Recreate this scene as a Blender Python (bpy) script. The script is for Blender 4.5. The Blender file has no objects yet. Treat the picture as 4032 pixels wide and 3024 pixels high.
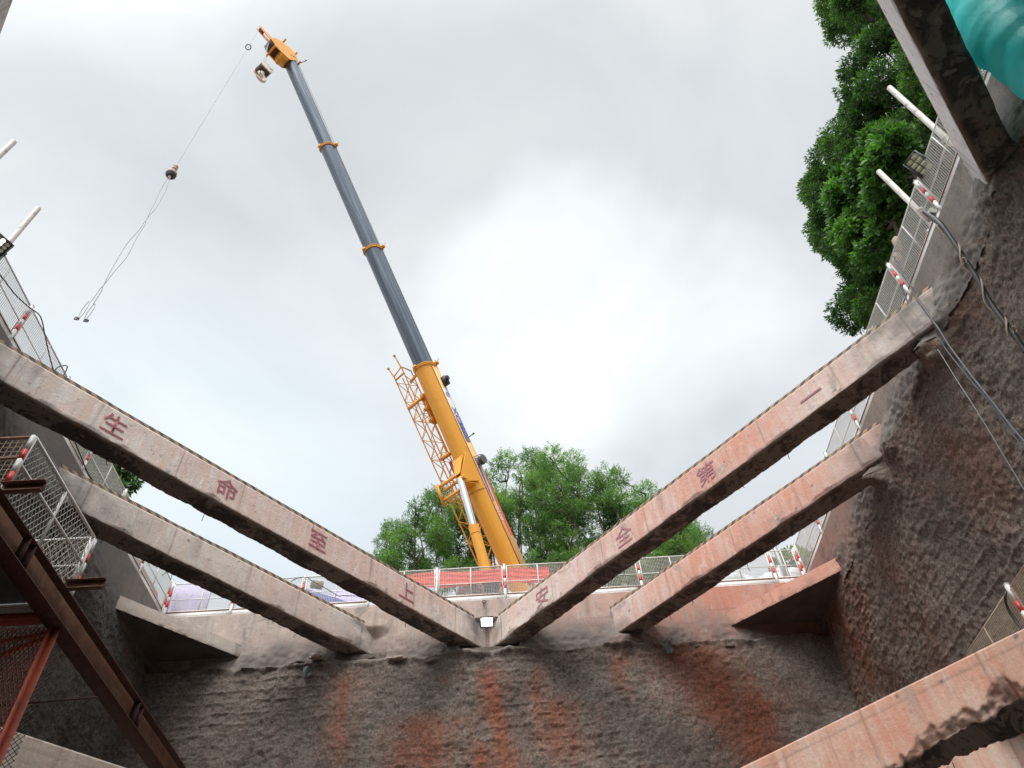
import bpy, math, random
import numpy as np
from mathutils import Vector, Matrix
random.seed(7); RNG = np.random.default_rng(11)
sc = bpy.context.scene
col = sc.collection

# ---------------------------------------------------------------- camera
ROLL, PITCH, YAW, FPX = -0.0769, 0.8638, 0.0339, 3090.3
_fw = np.array([math.sin(YAW)*math.cos(PITCH), math.cos(YAW)*math.cos(PITCH), math.sin(PITCH)])
_r0 = np.array([math.cos(YAW), -math.sin(YAW), 0.0]); _u0 = np.cross(_r0, _fw)
RR = math.cos(ROLL)*_r0 + math.sin(ROLL)*_u0
UU = -math.sin(ROLL)*_r0 + math.cos(ROLL)*_u0
FW = _fw
cd = bpy.data.cameras.new('camera'); cam = bpy.data.objects.new('camera', cd); col.objects.link(cam)
cam.matrix_world = Matrix([[RR[i], UU[i], -FW[i], 0.0] for i in range(3)] + [[0, 0, 0, 1]])
cd.sensor_fit = 'HORIZONTAL'; cd.sensor_width = 36; cd.lens = FPX/4032*36
cd.clip_start = 0.05; cd.clip_end = 5000
sc.camera = cam

# ---------------------------------------------------------------- sky, sun, exposure
SUN_EL, SUN_AZ = math.radians(52), math.radians(196)      # azimuth from +Y clockwise: behind the camera
w = bpy.data.worlds.new("World"); sc.world = w; w.use_nodes = True
nt = w.node_tree; nt.nodes.clear()
def nn(tree, t, **k):
    n = tree.nodes.new(t)
    for a, b in k.items():
        if a.startswith('i_'):
            key = a[2:]; key = int(key) if key.isdigit() else key
            n.inputs[key].default_value = b
        else: setattr(n, a, b)
    return n
wo = nn(nt, 'ShaderNodeOutputWorld')
sky = nn(nt, 'ShaderNodeTexSky', sky_type='NISHITA', sun_disc=False, sun_elevation=SUN_EL, sun_rotation=SUN_AZ)
sky.air_density = 1.0; sky.dust_density = 3.0
skys = nn(nt, 'ShaderNodeVectorMath', operation='SCALE'); skys.inputs['Scale'].default_value = 0.07
nt.links.new(sky.outputs[0], skys.inputs[0])
tc = nn(nt, 'ShaderNodeTexCoord')
mp = nn(nt, 'ShaderNodeMapping'); mp.inputs['Scale'].default_value = (1, 1, 1.6); mp.inputs['Location'].default_value = (1.3, 6.6, 2.4)
nt.links.new(tc.outputs['Generated'], mp.inputs['Vector'])
n1 = nn(nt, 'ShaderNodeTexNoise'); n1.inputs['Scale'].default_value = 3.0; n1.inputs['Detail'].default_value = 7; n1.inputs['Roughness'].default_value = 0.5; n1.inputs['Distortion'].default_value = 0.5
nt.links.new(mp.outputs[0], n1.inputs['Vector'])
cr = nn(nt, 'ShaderNodeValToRGB'); e = cr.color_ramp.elements
e[0].position = 0.30; e[0].color = (0.425, 0.450, 0.462, 1)
e[1].position = 0.70; e[1].color = (0.540, 0.555, 0.563, 1)
q = cr.color_ramp.elements.new(0.42); q.color = (0.455, 0.480, 0.492, 1)
q = cr.color_ramp.elements.new(0.54); q.color = (0.490, 0.512, 0.524, 1)
nt.links.new(n1.outputs[0], cr.inputs[0])
n2 = nn(nt, 'ShaderNodeTexNoise'); n2.inputs['Scale'].default_value = 1.3; n2.inputs['Detail'].default_value = 2
nt.links.new(tc.outputs['Generated'], n2.inputs['Vector'])
thin = nn(nt, 'ShaderNodeMapRange'); thin.inputs[1].default_value = 0.35; thin.inputs[2].default_value = 0.7; thin.inputs[3].default_value = 0.96; thin.inputs[4].default_value = 0.80
nt.links.new(n2.outputs[0], thin.inputs[0])
mx = nn(nt, 'ShaderNodeMix', data_type='RGBA')
nt.links.new(thin.outputs[0], mx.inputs['Factor']); nt.links.new(skys.outputs[0], mx.inputs['A']); nt.links.new(cr.outputs[0], mx.inputs['B'])
# an overcast sky is brightest round the hidden sun
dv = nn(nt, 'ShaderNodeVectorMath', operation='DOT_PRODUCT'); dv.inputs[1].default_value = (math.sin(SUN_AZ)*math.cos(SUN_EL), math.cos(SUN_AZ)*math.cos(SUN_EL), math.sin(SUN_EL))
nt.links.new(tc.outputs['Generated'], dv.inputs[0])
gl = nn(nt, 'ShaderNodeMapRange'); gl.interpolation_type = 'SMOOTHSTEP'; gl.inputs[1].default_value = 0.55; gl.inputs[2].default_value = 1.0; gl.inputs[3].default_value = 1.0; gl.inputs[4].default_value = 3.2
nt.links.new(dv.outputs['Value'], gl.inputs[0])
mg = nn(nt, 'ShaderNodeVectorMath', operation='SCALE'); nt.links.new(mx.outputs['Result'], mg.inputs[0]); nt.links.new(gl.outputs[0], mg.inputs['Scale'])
# thinner, whiter cloud towards the lower sky ahead, faint blue to the lower left
d2 = nn(nt, 'ShaderNodeVectorMath', operation='DOT_PRODUCT'); _g = FW+RR*.10+UU*.02; _g = _g/np.linalg.norm(_g); d2.inputs[1].default_value = tuple(float(x) for x in _g); nv = nn(nt, 'ShaderNodeTexNoise'); nv.inputs['Scale'].default_value = 3.2; nv.inputs['Detail'].default_value = 4; nt.links.new(tc.outputs['Generated'], nv.inputs['Vector'])
nsub = nn(nt, 'ShaderNodeVectorMath', operation='SUBTRACT'); nsub.inputs[1].default_value = (.5, .5, .5); nt.links.new(nv.outputs['Color'], nsub.inputs[0])
nsc = nn(nt, 'ShaderNodeVectorMath', operation='SCALE'); nsc.inputs['Scale'].default_value = .55; nt.links.new(nsub.outputs[0], nsc.inputs[0])
nad = nn(nt, 'ShaderNodeVectorMath', operation='ADD'); nt.links.new(nsc.outputs[0], nad.inputs[0]); nt.links.new(tc.outputs['Generated'], nad.inputs[1])
nno = nn(nt, 'ShaderNodeVectorMath', operation='NORMALIZE'); nt.links.new(nad.outputs[0], nno.inputs[0]); nt.links.new(nno.outputs[0], d2.inputs[0])
g2 = nn(nt, 'ShaderNodeMapRange'); g2.interpolation_type = 'SMOOTHSTEP'; g2.inputs[1].default_value = 0.968; g2.inputs[2].default_value = 1.0; g2.inputs[3].default_value = 1.02; g2.inputs[4].default_value = 1.28
nt.links.new(d2.outputs['Value'], g2.inputs[0])
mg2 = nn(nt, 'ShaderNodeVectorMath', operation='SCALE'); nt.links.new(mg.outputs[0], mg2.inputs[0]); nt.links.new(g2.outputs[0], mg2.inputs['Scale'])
d3 = nn(nt, 'ShaderNodeVectorMath', operation='DOT_PRODUCT'); d3.inputs[1].default_value = (-0.38, 0.72, 0.58); nt.links.new(tc.outputs['Generated'], d3.inputs[0])
g3 = nn(nt, 'ShaderNodeMapRange'); g3.interpolation_type = 'SMOOTHSTEP'; g3.inputs[1].default_value = 0.90; g3.inputs[2].default_value = 1.0; g3.inputs[3].default_value = 0.0; g3.inputs[4].default_value = 0.8
nt.links.new(d3.outputs['Value'], g3.inputs[0])
mb3 = nn(nt, 'ShaderNodeMix', data_type='RGBA', blend_type='MULTIPLY'); mb3.inputs['B'].default_value = (1.01, 1.07, 1.12, 1); nt.links.new(g3.outputs[0], mb3.inputs['Factor']); nt.links.new(mg2.outputs[0], mb3.inputs['A'])
sx = nn(nt, 'ShaderNodeSeparateXYZ'); nt.links.new(tc.outputs['Generated'], sx.inputs[0])
g4 = nn(nt, 'ShaderNodeMapRange'); g4.inputs[1].default_value = 0.72; g4.inputs[2].default_value = 0.95; g4.inputs[3].default_value = 1.03; g4.inputs[4].default_value = 0.93; nt.links.new(sx.outputs[2], g4.inputs[0])
mg4 = nn(nt, 'ShaderNodeVectorMath', operation='SCALE'); nt.links.new(mb3.outputs['Result'], mg4.inputs[0]); nt.links.new(g4.outputs[0], mg4.inputs['Scale'])
bg = nn(nt, 'ShaderNodeBackground'); bg.inputs['Strength'].default_value = 1.0
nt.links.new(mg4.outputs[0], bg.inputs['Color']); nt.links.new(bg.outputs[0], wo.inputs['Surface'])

sl = bpy.data.lights.new('sun', 'SUN'); so = bpy.data.objects.new('sun', sl); col.objects.link(so)
sl.energy = 1.5; sl.angle = math.radians(25); sl.color = (1.0, 0.97, 0.93)
sdir = Vector((math.sin(SUN_AZ)*math.cos(SUN_EL), math.cos(SUN_AZ)*math.cos(SUN_EL), math.sin(SUN_EL)))
so.rotation_euler = sdir.to_track_quat('Z', 'Y').to_euler(); so.location = (0, -10, 60)
sc.view_settings.view_transform = 'Standard'; sc.view_settings.look = 'None'
sc.view_settings.gamma = 1; sc.view_settings.exposure = 0.80
sc.cycles.max_bounces = 6; sc.cycles.diffuse_bounces = 4; sc.cycles.sample_clamp_indirect = 3; sc.cycles.transparent_max_bounces = 16
sc.cycles.use_denoising = True; sc.cycles.denoising_prefilter = 'ACCURATE'; sc.cycles.use_adaptive_sampling = False

# ---------------------------------------------------------------- geometry helpers
def ray(px, py): return (px-2016)/FPX*RR - (py-1512)/FPX*UU + FW
def on(px, py, ax, v):
    d = ray(px, py); return d*v/d['xyz'.index(ax)]
def onp(px, py, P0, n):
    d = ray(px, py); n = np.array(n, float); return d*((n@np.array(P0, float))/(n@d))

def _h(ix, iy, iz, s):
    n = (ix.astype(np.int64)*374761393 + iy.astype(np.int64)*668265263 + iz.astype(np.int64)*2147483647 + s*1274126177) & 0xffffffff
    n = ((n ^ (n >> 13))*1274126177) & 0xffffffff
    n = n ^ (n >> 16)
    return (n & 0xffff)/65535.0*2-1
def vn(x, y, z, s=0):
    x = np.asarray(x, float); y = np.asarray(y, float)+0*x; z = np.asarray(z, float)+0*x
    X, Y, Z = np.floor(x), np.floor(y), np.floor(z); fx, fy, fz = x-X, y-Y, z-Z
    fx, fy, fz = [f*f*(3-2*f) for f in (fx, fy, fz)]
    o = 0
    for a in (0, 1):
        for b in (0, 1):
            for c in (0, 1):
                o = o + _h(X+a, Y+b, Z+c, s)*(fx if a else 1-fx)*(fy if b else 1-fy)*(fz if c else 1-fz)
    return o
def fbm(x, y, z, s=0, o=4, g=.5):
    r = 0; a = 1; t = 0
    for i in range(o):
        f = 2.03**i; r = r + a*vn(x*f, y*f, z*f, s+i); t += a; a *= g
    return r/t

class MB:
    def __init__(s): s.V = []; s.F = []; s.M = []; s.n = 0; s.C = []; s.D = []
    def add(s, v, f, m=0, c=None, c2=None):
        v = np.asarray(v, float); f = np.asarray(f, np.int64)+s.n
        s.V.append(v); s.F.append(f); s.M.append(np.full(len(f), m)); s.n += len(v)
        s.C.append(np.zeros(len(v)) if c is None else np.asarray(c, float)+np.zeros(len(v)))
        s.D.append(np.zeros(len(v)) if c2 is None else np.asarray(c2, float)+np.zeros(len(v)))
        return s
    def box(s, c, size, ax=None, m=0):
        ax = np.eye(3) if ax is None else np.array(ax, float)
        c = np.array(c, float); h = np.array(size, float)/2
        k = np.array([[i, j, l] for i in (-1, 1) for j in (-1, 1) for l in (-1, 1)], float)*h
        return s.add(c+k@ax, [[0, 1, 3, 2], [4, 6, 7, 5], [0, 4, 5, 1], [2, 3, 7, 6], [0, 2, 6, 4], [1, 5, 7, 3]], m)
    def bar(s, p, q, a, b=None, up=(0, 0, 1), m=0):
        p, q = np.array(p, float), np.array(q, float); d = q-p; L = np.linalg.norm(d); d = d/L
        up = np.array(up, float)
        if abs(d@up)/np.linalg.norm(up) > .99: up = np.array([0, 1., 0])
        x = np.cross(d, up); x /= np.linalg.norm(x); y = np.cross(x, d)
        return s.box((p+q)/2, (L, a, b or a), [d, x, y], m)
    def tube(s, pts, r, n=8, m=0, cap=True):
        P = np.array(pts, float); k = len(P); r = np.zeros(k)+np.array(r, float)
        T = np.gradient(P, axis=0); T /= np.linalg.norm(T, axis=1)[:, None]+1e-12
        u = np.array([0, 0, 1.]) if abs(T[0][2]) < .9 else np.array([1., 0, 0])
        V = []
        for i in range(k):
            u = u-T[i]*(u@T[i]); u /= np.linalg.norm(u)+1e-12; v = np.cross(T[i], u)
            a = np.arange(n)*2*math.pi/n
            V.append(P[i]+r[i]*(np.cos(a)[:, None]*u+np.sin(a)[:, None]*v))
        V = np.concatenate(V); F = []
        for i in range(k-1):
            for j in range(n):
                F.append([i*n+j, i*n+(j+1) % n, (i+1)*n+(j+1) % n, (i+1)*n+j])
        s.add(V, F, m)
        if cap and n > 3:
            for e_, o in ((0, 1), (k-1, 0)):
                idx = [e_*n+j for j in range(n)]
                c = len(V); V2 = np.vstack([V[idx], P[e_]])
                F2 = [[j, (j+1) % n, n, n] if o == 0 else [(j+1) % n, j, n, n] for j in range(n)]
                s.add(V2, [[a, b, c_] for a, b, c_, _ in F2], m)
        return s
    def cyl(s, p, q, r, n=16, m=0, r2=None): return s.tube([p, q], [r, r if r2 is None else r2], n, m)
    def grid(s, G, m=0, c=None, c2=None):
        a, b = G.shape[:2]; i = np.arange(a*b).reshape(a, b)
        F = np.stack([i[:-1, :-1], i[1:, :-1], i[1:, 1:], i[:-1, 1:]], -1).reshape(-1, 4)
        return s.add(G.reshape(-1, 3), F, m, None if c is None else c.reshape(-1), None if c2 is None else c2.reshape(-1))
    def sphere(s, c, r, n=10, m=0, sc_=(1, 1, 1)):
        a = np.linspace(0, math.pi, n+1)[:, None]; b = np.linspace(0, 2*math.pi, 2*n+1)[None]
        G = np.stack([np.sin(a)*np.cos(b), np.sin(a)*np.sin(b), np.cos(a)+0*b], -1)*r*np.array(sc_)+np.array(c)
        return s.grid(G, m)
    def prism(s, poly, n, h, m=0):
        # polygon (list of 3D points) extruded along n by h
        P = np.array(poly, float); Q = P+np.array(n, float)*h; k = len(P)
        V = np.vstack([P, Q]); F4 = [[i, (i+1) % k, k+(i+1) % k, k+i] for i in range(k)]
        s.add(V, F4, m)
        c = P.mean(0)
        s.add(np.vstack([P, c]), [[(i+1) % k, i, k] for i in range(k)], m)
        s.add(np.vstack([Q, Q.mean(0)]), [[i, (i+1) % k, k] for i in range(k)], m)
        return s
    def mesh(s, name, base=(0, 0, 0)):
        me = bpy.data.meshes.new(name)
        V = np.concatenate(s.V)-np.array(base, float)
        me.vertices.add(len(V)); me.vertices.foreach_set('co', V.ravel().astype(np.float32))
        loops = np.concatenate([f.ravel() for f in s.F]); cnt = np.concatenate([np.full(len(f), f.shape[1]) for f in s.F])
        me.loops.add(len(loops)); me.loops.foreach_set('vertex_index', loops.astype(np.int32))
        me.polygons.add(len(cnt)); st = np.concatenate([[0], np.cumsum(cnt)[:-1]])
        me.polygons.foreach_set('loop_start', st.astype(np.int32)); me.polygons.foreach_set('loop_total', cnt.astype(np.int32))
        me.polygons.foreach_set('material_index', np.concatenate(s.M).astype(np.int32))
        C = np.concatenate(s.C)
        if np.any(C):
            at = me.attributes.new('stain', 'FLOAT', 'POINT'); at.data.foreach_set('value', C.astype(np.float32))
        if s.D:
            D = np.concatenate(s.D)
            if np.any(D):
                at = me.attributes.new('clay', 'FLOAT', 'POINT'); at.data.foreach_set('value', D.astype(np.float32))
        me.update(calc_edges=True); me.validate()
        return me

BASE = {}
def link(o, parent=None, base=(0, 0, 0)):
    col.objects.link(o); o.location = base
    if parent is not None: o.parent = parent; o.location = (0, 0, 0)
def thing(name, label, cat, base=(0, 0, 0), group=None, kind=None):
    o = bpy.data.objects.new(name, None); col.objects.link(o); o.location = tuple(float(b) for b in base)
    o.empty_display_size = .2
    o['label'] = label; o['category'] = cat
    if group: o['group'] = group
    BASE[o.name] = np.array(base, float); return o
def part(name, mb, mats, parent, smooth=False, label=None, kind=None):
    b = BASE[parent.name]
    me = mb.mesh(name, b); o = bpy.data.objects.new(name, me); col.objects.link(o)
    for m in (mats if isinstance(mats, (list, tuple)) else [mats]): me.materials.append(m)
    if smooth: me.polygons.foreach_set('use_smooth', [True]*len(me.polygons))
    o.parent = parent; BASE[o.name] = b
    if label: o['label'] = label
    if kind: o['kind'] = kind
    return o
def single(name, mb, mats, label=None, cat=None, base=(0, 0, 0), smooth=False, group=None, kind=None):
    me = mb.mesh(name, base); o = bpy.data.objects.new(name, me); col.objects.link(o); o.location = tuple(float(b) for b in base)
    for m in (mats if isinstance(mats, (list, tuple)) else [mats]): me.materials.append(m)
    if smooth: me.polygons.foreach_set('use_smooth', [True]*len(me.polygons))
    if label: o['label'] = label
    if cat: o['category'] = cat
    if group: o['group'] = group
    if kind: o['kind'] = kind
    BASE[o.name] = np.array(base, float)
    return o

# ---------------------------------------------------------------- materials
def newmat(name):
    m = bpy.data.materials.new(name); m.use_nodes = True; t = m.node_tree
    return m, t, t.nodes['Principled BSDF']
def rgba(c): return (*c, 1)
def noise(t, vec, scale, detail=4, rough=.55, dist=0.0):
    n = nn(t, 'ShaderNodeTexNoise'); n.inputs['Scale'].default_value = scale; n.inputs['Detail'].default_value = detail
    n.inputs['Roughness'].default_value = rough; n.inputs['Distortion'].default_value = dist
    t.links.new(vec, n.inputs['Vector']); return n.outputs[0]
def mapv(t, src, s=(1, 1, 1), l=(0, 0, 0)):
    m = nn(t, 'ShaderNodeMapping'); m.inputs['Scale'].default_value = s; m.inputs['Location'].default_value = l
    t.links.new(src, m.inputs[0]); return m.outputs[0]
def ramp(t, v, lo, hi, a=0., b=1.):
    m = nn(t, 'ShaderNodeMapRange'); m.inputs[1].default_value = lo; m.inputs[2].default_value = hi
    m.inputs[3].default_value = a; m.inputs[4].default_value = b; t.links.new(v, m.inputs[0]); return m.outputs[0]
def mixc(t, f, a, b, blend='MIX'):
    m = nn(t, 'ShaderNodeMix', data_type='RGBA', blend_type=blend)
    for key, v in (('Factor', f), ('A', a), ('B', b)):
        if isinstance(v, (tuple, list)): m.inputs[key].default_value = rgba(v) if len(v) == 3 else v
        elif isinstance(v, (int, float)): m.inputs[key].default_value = v
        else: t.links.new(v, m.inputs[key])
    return m.outputs['Result']
def math_(t, op, a, b):
    m = nn(t, 'ShaderNodeMath', operation=op)
    for i, v in enumerate((a, b)):
        if isinstance(v, (int, float)): m.inputs[i].default_value = v
        else: t.links.new(v, m.inputs[i])
    return m.outputs[0]
def bump(t, bs, h, strength, dist, prev=None):
    b = nn(t, 'ShaderNodeBump'); b.inputs['Strength'].default_value = strength; b.inputs['Distance'].default_value = dist
    t.links.new(h, b.inputs['Height'])
    if prev is not None: t.links.new(prev, b.inputs['Normal'])
    t.links.new(b.outputs[0], bs.inputs['Normal']); return b.outputs[0]
def objc(t): return nn(t, 'ShaderNodeTexCoord').outputs['Object']
def attr(t, name='stain'):
    a = nn(t, 'ShaderNodeAttribute'); a.attribute_name = name; return a.outputs['Fac']

def m_concrete(name, c1, c2, c3, amt=.5, rough=.85, blotch=.45, streak=(7, 7, .45), stainc=(.125, .11, .10), c4=(.56, .20, .125)):
    m, t, b = newmat(name); v = objc(t)
    st = noise(t, mapv(t, v, streak), 1.0, 6, .65)
    bl = noise(t, v, .75, 5, .65, .6)
    base = mixc(t, ramp(t, noise(t, v, 2.3, 7, .68), .38, .62), c1, c2)
    f = math_(t, 'MULTIPLY', ramp(t, math_(t, 'ADD', math_(t, 'MULTIPLY', st, .6), math_(t, 'MULTIPLY', bl, blotch)), .45, .62), amt)
    base = mixc(t, f, base, c3)
    # clay wash running down from above, where the clay attribute says so
    cl = attr(t, 'clay'); k = ramp(t, math_(t, 'ADD', math_(t, 'MULTIPLY', st, .8), math_(t, 'MULTIPLY', bl, .5)), .42, .80, .35, 1.25)
    base = mixc(t, math_(t, 'MINIMUM', math_(t, 'MULTIPLY', cl, k), .95), base, c4)
    dk = ramp(t, noise(t, mapv(t, v, (14, 14, .35), (5, 3, 1)), 1., 6, .7), .56, .74, 0, .6)
    base = mixc(t, dk, base, tuple(x*.42 for x in c1))
    wh = ramp(t, noise(t, mapv(t, v, (5, 5, 1.2), (15, 3, 1)), 1., 7, .75), .57, .70, 0, .5)
    base = mixc(t, wh, base, tuple(min(.8, x*1.25+.04) for x in c1))
    sp = ramp(t, noise(t, v, 8, 4, .7), .66, .70, 0, .8)
    base = mixc(t, sp, base, tuple(x*.3 for x in c1))
    lf = ramp(t, noise(t, mapv(t, v, (1, 1, 1), (3, 8, 5)), 1.1, 8, .75, .7), .57, .62, 0, .6)
    base = mixc(t, lf, base, tuple(x*.55 for x in c2))
    base = mixc(t, attr(t), base, stainc)
    t.links.new(base, b.inputs['Base Color']); b.inputs['Roughness'].default_value = rough
    n = bump(t, b, noise(t, v, 11, 9, .7), .6, .025)
    return m
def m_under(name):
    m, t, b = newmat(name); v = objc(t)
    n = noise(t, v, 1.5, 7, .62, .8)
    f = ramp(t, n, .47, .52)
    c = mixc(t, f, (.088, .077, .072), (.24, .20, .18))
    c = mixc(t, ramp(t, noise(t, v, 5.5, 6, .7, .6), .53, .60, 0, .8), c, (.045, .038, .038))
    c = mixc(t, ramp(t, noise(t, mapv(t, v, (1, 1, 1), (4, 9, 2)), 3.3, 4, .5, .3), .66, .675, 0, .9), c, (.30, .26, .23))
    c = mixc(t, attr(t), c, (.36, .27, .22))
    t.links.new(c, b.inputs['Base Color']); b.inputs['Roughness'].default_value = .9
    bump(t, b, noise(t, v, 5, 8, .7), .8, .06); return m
def m_shot(name, clay=(.40, .15, .088), base=(.185, .150, .128), base2=(.30, .255, .22)):
    m, t, b = newmat(name); v = objc(t)
    c = mixc(t, ramp(t, noise(t, v, .55, 5, .6), .40, .64), base, base2)
    c = mixc(t, ramp(t, noise(t, v, 3.2, 7, .72), .50, .66, 0, .6), c, tuple(x*.42 for x in base))
    c = mixc(t, ramp(t, noise(t, v, 13, 4, .7), .54, .66, 0, .6), c, tuple(x*.35 for x in base))
    c = mixc(t, ramp(t, noise(t, mapv(t, v, (1, 1, 1), (7, 1, 3)), 5, 6, .7), .60, .75, 0, .5), c, (.38, .33, .29))
    br = mixc(t, noise(t, v, 6, 4, .6), clay, tuple(x*.55 for x in clay))
    sp = math_(t, 'ADD', math_(t, 'MULTIPLY', noise(t, v, 5, 6, .75), .9), math_(t, 'MULTIPLY', noise(t, mapv(t, v, (8, 8, .5)), 1, 5, .65), .9))
    k = ramp(t, math_(t, 'ADD', attr(t), math_(t, 'SUBTRACT', sp, .95)), .02, .80, 0, .92)
    c = mixc(t, k, c, br)
    # gritty aggregate: pale and dark grains
    g_ = noise(t, v, 17, 5, .8)
    c = mixc(t, ramp(t, g_, .50, .62, 0, .62), c, mixc(t, 1., c, (.34, .32, .31), 'MULTIPLY'))
    c = mixc(t, ramp(t, g_, .47, .38, 0, .55), c, mixc(t, 1., c, (1.75, 1.7, 1.65), 'MULTIPLY'))
    t.links.new(c, b.inputs['Base Color']); b.inputs['Roughness'].default_value = .95; b.inputs['Specular IOR Level'].default_value = .25
    a = bump(t, b, noise(t, v, 7, 9, .82), 1., .09)
    bump(t, b, noise(t, v, 24, 6, .8), 1., .035, a); return m
def m_plain(name, c, rough=.5, metal=0., var=.25, scale=3., spec=.5, dirt=None, dscale=2.5, bumpamt=0., dlo=.55, dhi=.68):
    m, t, b = newmat(name); v = objc(t)
    cc = mixc(t, ramp(t, noise(t, v, scale, 4, .6), .35, .7), c, tuple(x*(1-var) for x in c))
    if dirt: cc = mixc(t, ramp(t, noise(t, v, dscale, 6, .65, .3), dlo, dhi), cc, dirt)
    t.links.new(cc, b.inputs['Base Color']); b.inputs['Roughness'].default_value = rough; b.inputs['Metallic'].default_value = metal
    b.inputs['Specular IOR Level'].default_value = spec
    if bumpamt: bump(t, b, noise(t, v, 12, 5, .6), bumpamt, .01)
    return m
def m_emit(name, c, s):
    m, t, b = newmat(name); b.inputs['Base Color'].default_value = rgba(c); b.inputs['Emission Color'].default_value = rgba(c)
    b.inputs['Emission Strength'].default_value = s; return m

M = {}
M['beam_l'] = m_concrete('weathered_concrete_pinkish', (.66, .62, .58), (.56, .515, .475), (.63, .41, .31), .55)
M['beam_l2'] = m_concrete('weathered_concrete_grey', (.60, .56, .51), (.47, .435, .395), (.58, .40, .31), .40)
M['beam_r'] = m_concrete('clay_washed_concrete', (.60, .55, .515), (.54, .46, .415), (.58, .36, .28), .5, c4=(.55, .26, .185))
M['beam_r0'] = m_concrete('pale_concrete', (.86, .82, .80), (.78, .73, .71), (.66, .48, .44), .3)
M['beam_far'] = m_concrete('brown_concrete', (.32, .25, .21), (.26, .20, .17), (.36, .22, .16), .5)
M['beam_low'] = m_concrete('orange_washed_concrete', (.64, .53, .45), (.58, .44, .36), (.60, .31, .215), .85, streak=(5, 5, .4))
M['beam_low_l'] = m_concrete('dusty_beige_concrete', (.46, .41, .35), (.38, .33, .28), (.40, .27, .2), .4)
M['slab_l'] = m_concrete('slab_concrete', (.56, .50, .44), (.46, .41, .36), (.56, .38, .29), .5)
M['slab_r'] = m_concrete('slab_clay_concrete', (.54, .27, .195), (.50, .235, .165), (.50, .33, .26), .4)
M['cap_f'] = m_concrete('capping_concrete', (.39, .345, .305), (.26, .228, .203), (.46, .31, .24), .45, c4=(.42, .155, .10))
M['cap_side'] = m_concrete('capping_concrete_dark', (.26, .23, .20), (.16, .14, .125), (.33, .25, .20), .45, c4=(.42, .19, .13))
M['under'] = m_under('peeling_underside')
M['shot'] = m_shot('sprayed_concrete')
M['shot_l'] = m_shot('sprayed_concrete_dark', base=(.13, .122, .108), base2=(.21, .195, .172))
M['shot_r'] = m_shot('sprayed_concrete_brown', base=(.25, .20, .168), base2=(.38, .315, .265))
M['white'] = m_plain('white_steel_paint', (.78, .75, .72), .45, 0, .12, 4, dirt=(.42, .22, .13), dscale=5, dlo=.60, dhi=.72)
M['whitefence'] = m_plain('white_fence_paint', (.72, .70, .66), .5, 0, .1, 4, dirt=(.40, .25, .16), dscale=6, dlo=.60, dhi=.72)
M['wire'] = m_plain('fence_wire', (.58, .56, .52), .5, 0, .2, 6)
M['wire_rust'] = m_plain('fence_wire_rusty', (.50, .40, .30), .6, 0, .3, 5, dirt=(.36, .2, .09), dscale=4)
M['red'] = m_plain('red_paint', (.72, .06, .05), .45, 0, .15, 6)
M['rust'] = m_plain('rusty_steel', (.22, .11, .075), .8, .1, .45, 4, dirt=(.22, .15, .09), dscale=3.5, bumpamt=.4, dlo=.56, dhi=.72)
M['rustdark'] = m_plain('rusty_steel_dark', (.085, .032, .028), .8, .1, .4, 5, dirt=(.10, .055, .035), dscale=9, bumpamt=.4)
M['orange'] = m_plain('red_oxide_steel', (.47, .10, .055), .6, 0, .25, 4, dirt=(.2, .07, .05), dscale=4)
M['yellow'] = m_plain('crane_yellow', (.80, .36, .03), .38, 0, .1, .8, spec=.5, dirt=(.60, .28, .06), dscale=1.2)
M['yellowpale'] = m_plain('crane_side_panel', (.78, .44, .16), .45, 0, .08, 1.2)
M['chrome'] = m_plain('chrome_rod', (.75, .78, .82), .18, 1., .05, 2)
M['black'] = m_plain('black_plastic', (.03, .03, .032), .5, 0, .3, 8)
M['dgrey'] = m_plain('dark_grey_steel', (.12, .125, .13), .5, .3, .3, 6)
M['grey'] = m_plain('grey_steel', (.42, .43, .44), .45, .4, .2, 6)
M['rope'] = m_plain('wire_rope', (.30, .32, .31), .6, .3, .2, 10)
M['hemp'] = m_plain('fibre_rope', (.42, .32, .24), .9, 0, .3, 20, bumpamt=.5)
M['pipe'] = m_plain('dirty_white_pipe', (.66, .61, .56), .6, 0, .2, 3, dirt=(.26, .2, .17), dscale=6)
M['maroonfade'] = m_plain('faded_maroon_paint', (.40, .17, .19), .8, 0, .25, 9, dirt=(.52, .34, .28), dscale=8, dlo=.60, dhi=.74)
M['blueprint'] = m_plain('blue_lettering', (.05, .13, .50), .5, 0, .1, 3)
M['redprint'] = m_plain('red_lettering', (.75, .10, .06), .5, 0, .1, 3)
M['maroon'] = m_plain('maroon_paint', (.36, .10, .125), .8, 0, .25, 9, dirt=(.50, .31, .28), dscale=9, dlo=.64, dhi=.76)
M['lilac'] = m_plain('lilac_sheet', (.60, .55, .78), .5, 0, .06, 1)
M['blue'] = m_plain('blue_sheet', (.05, .07, .36), .5, 0, .2, 1.2)
M['wood'] = m_plain('weathered_wood', (.34, .27, .2), .85, 0, .35, 5)
M['bark'] = m_plain('bark', (.085, .065, .05), .95, 0, .4, 6, bumpamt=.6)
M['lens_off'] = m_plain('unlit_led_cell', (.62, .62, .40), .25, 0, .25, 20)
M['lens_on'] = m_emit('lit_led_cell', (1, 1, .90), 7)
M['duct_cloth'] = None
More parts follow.
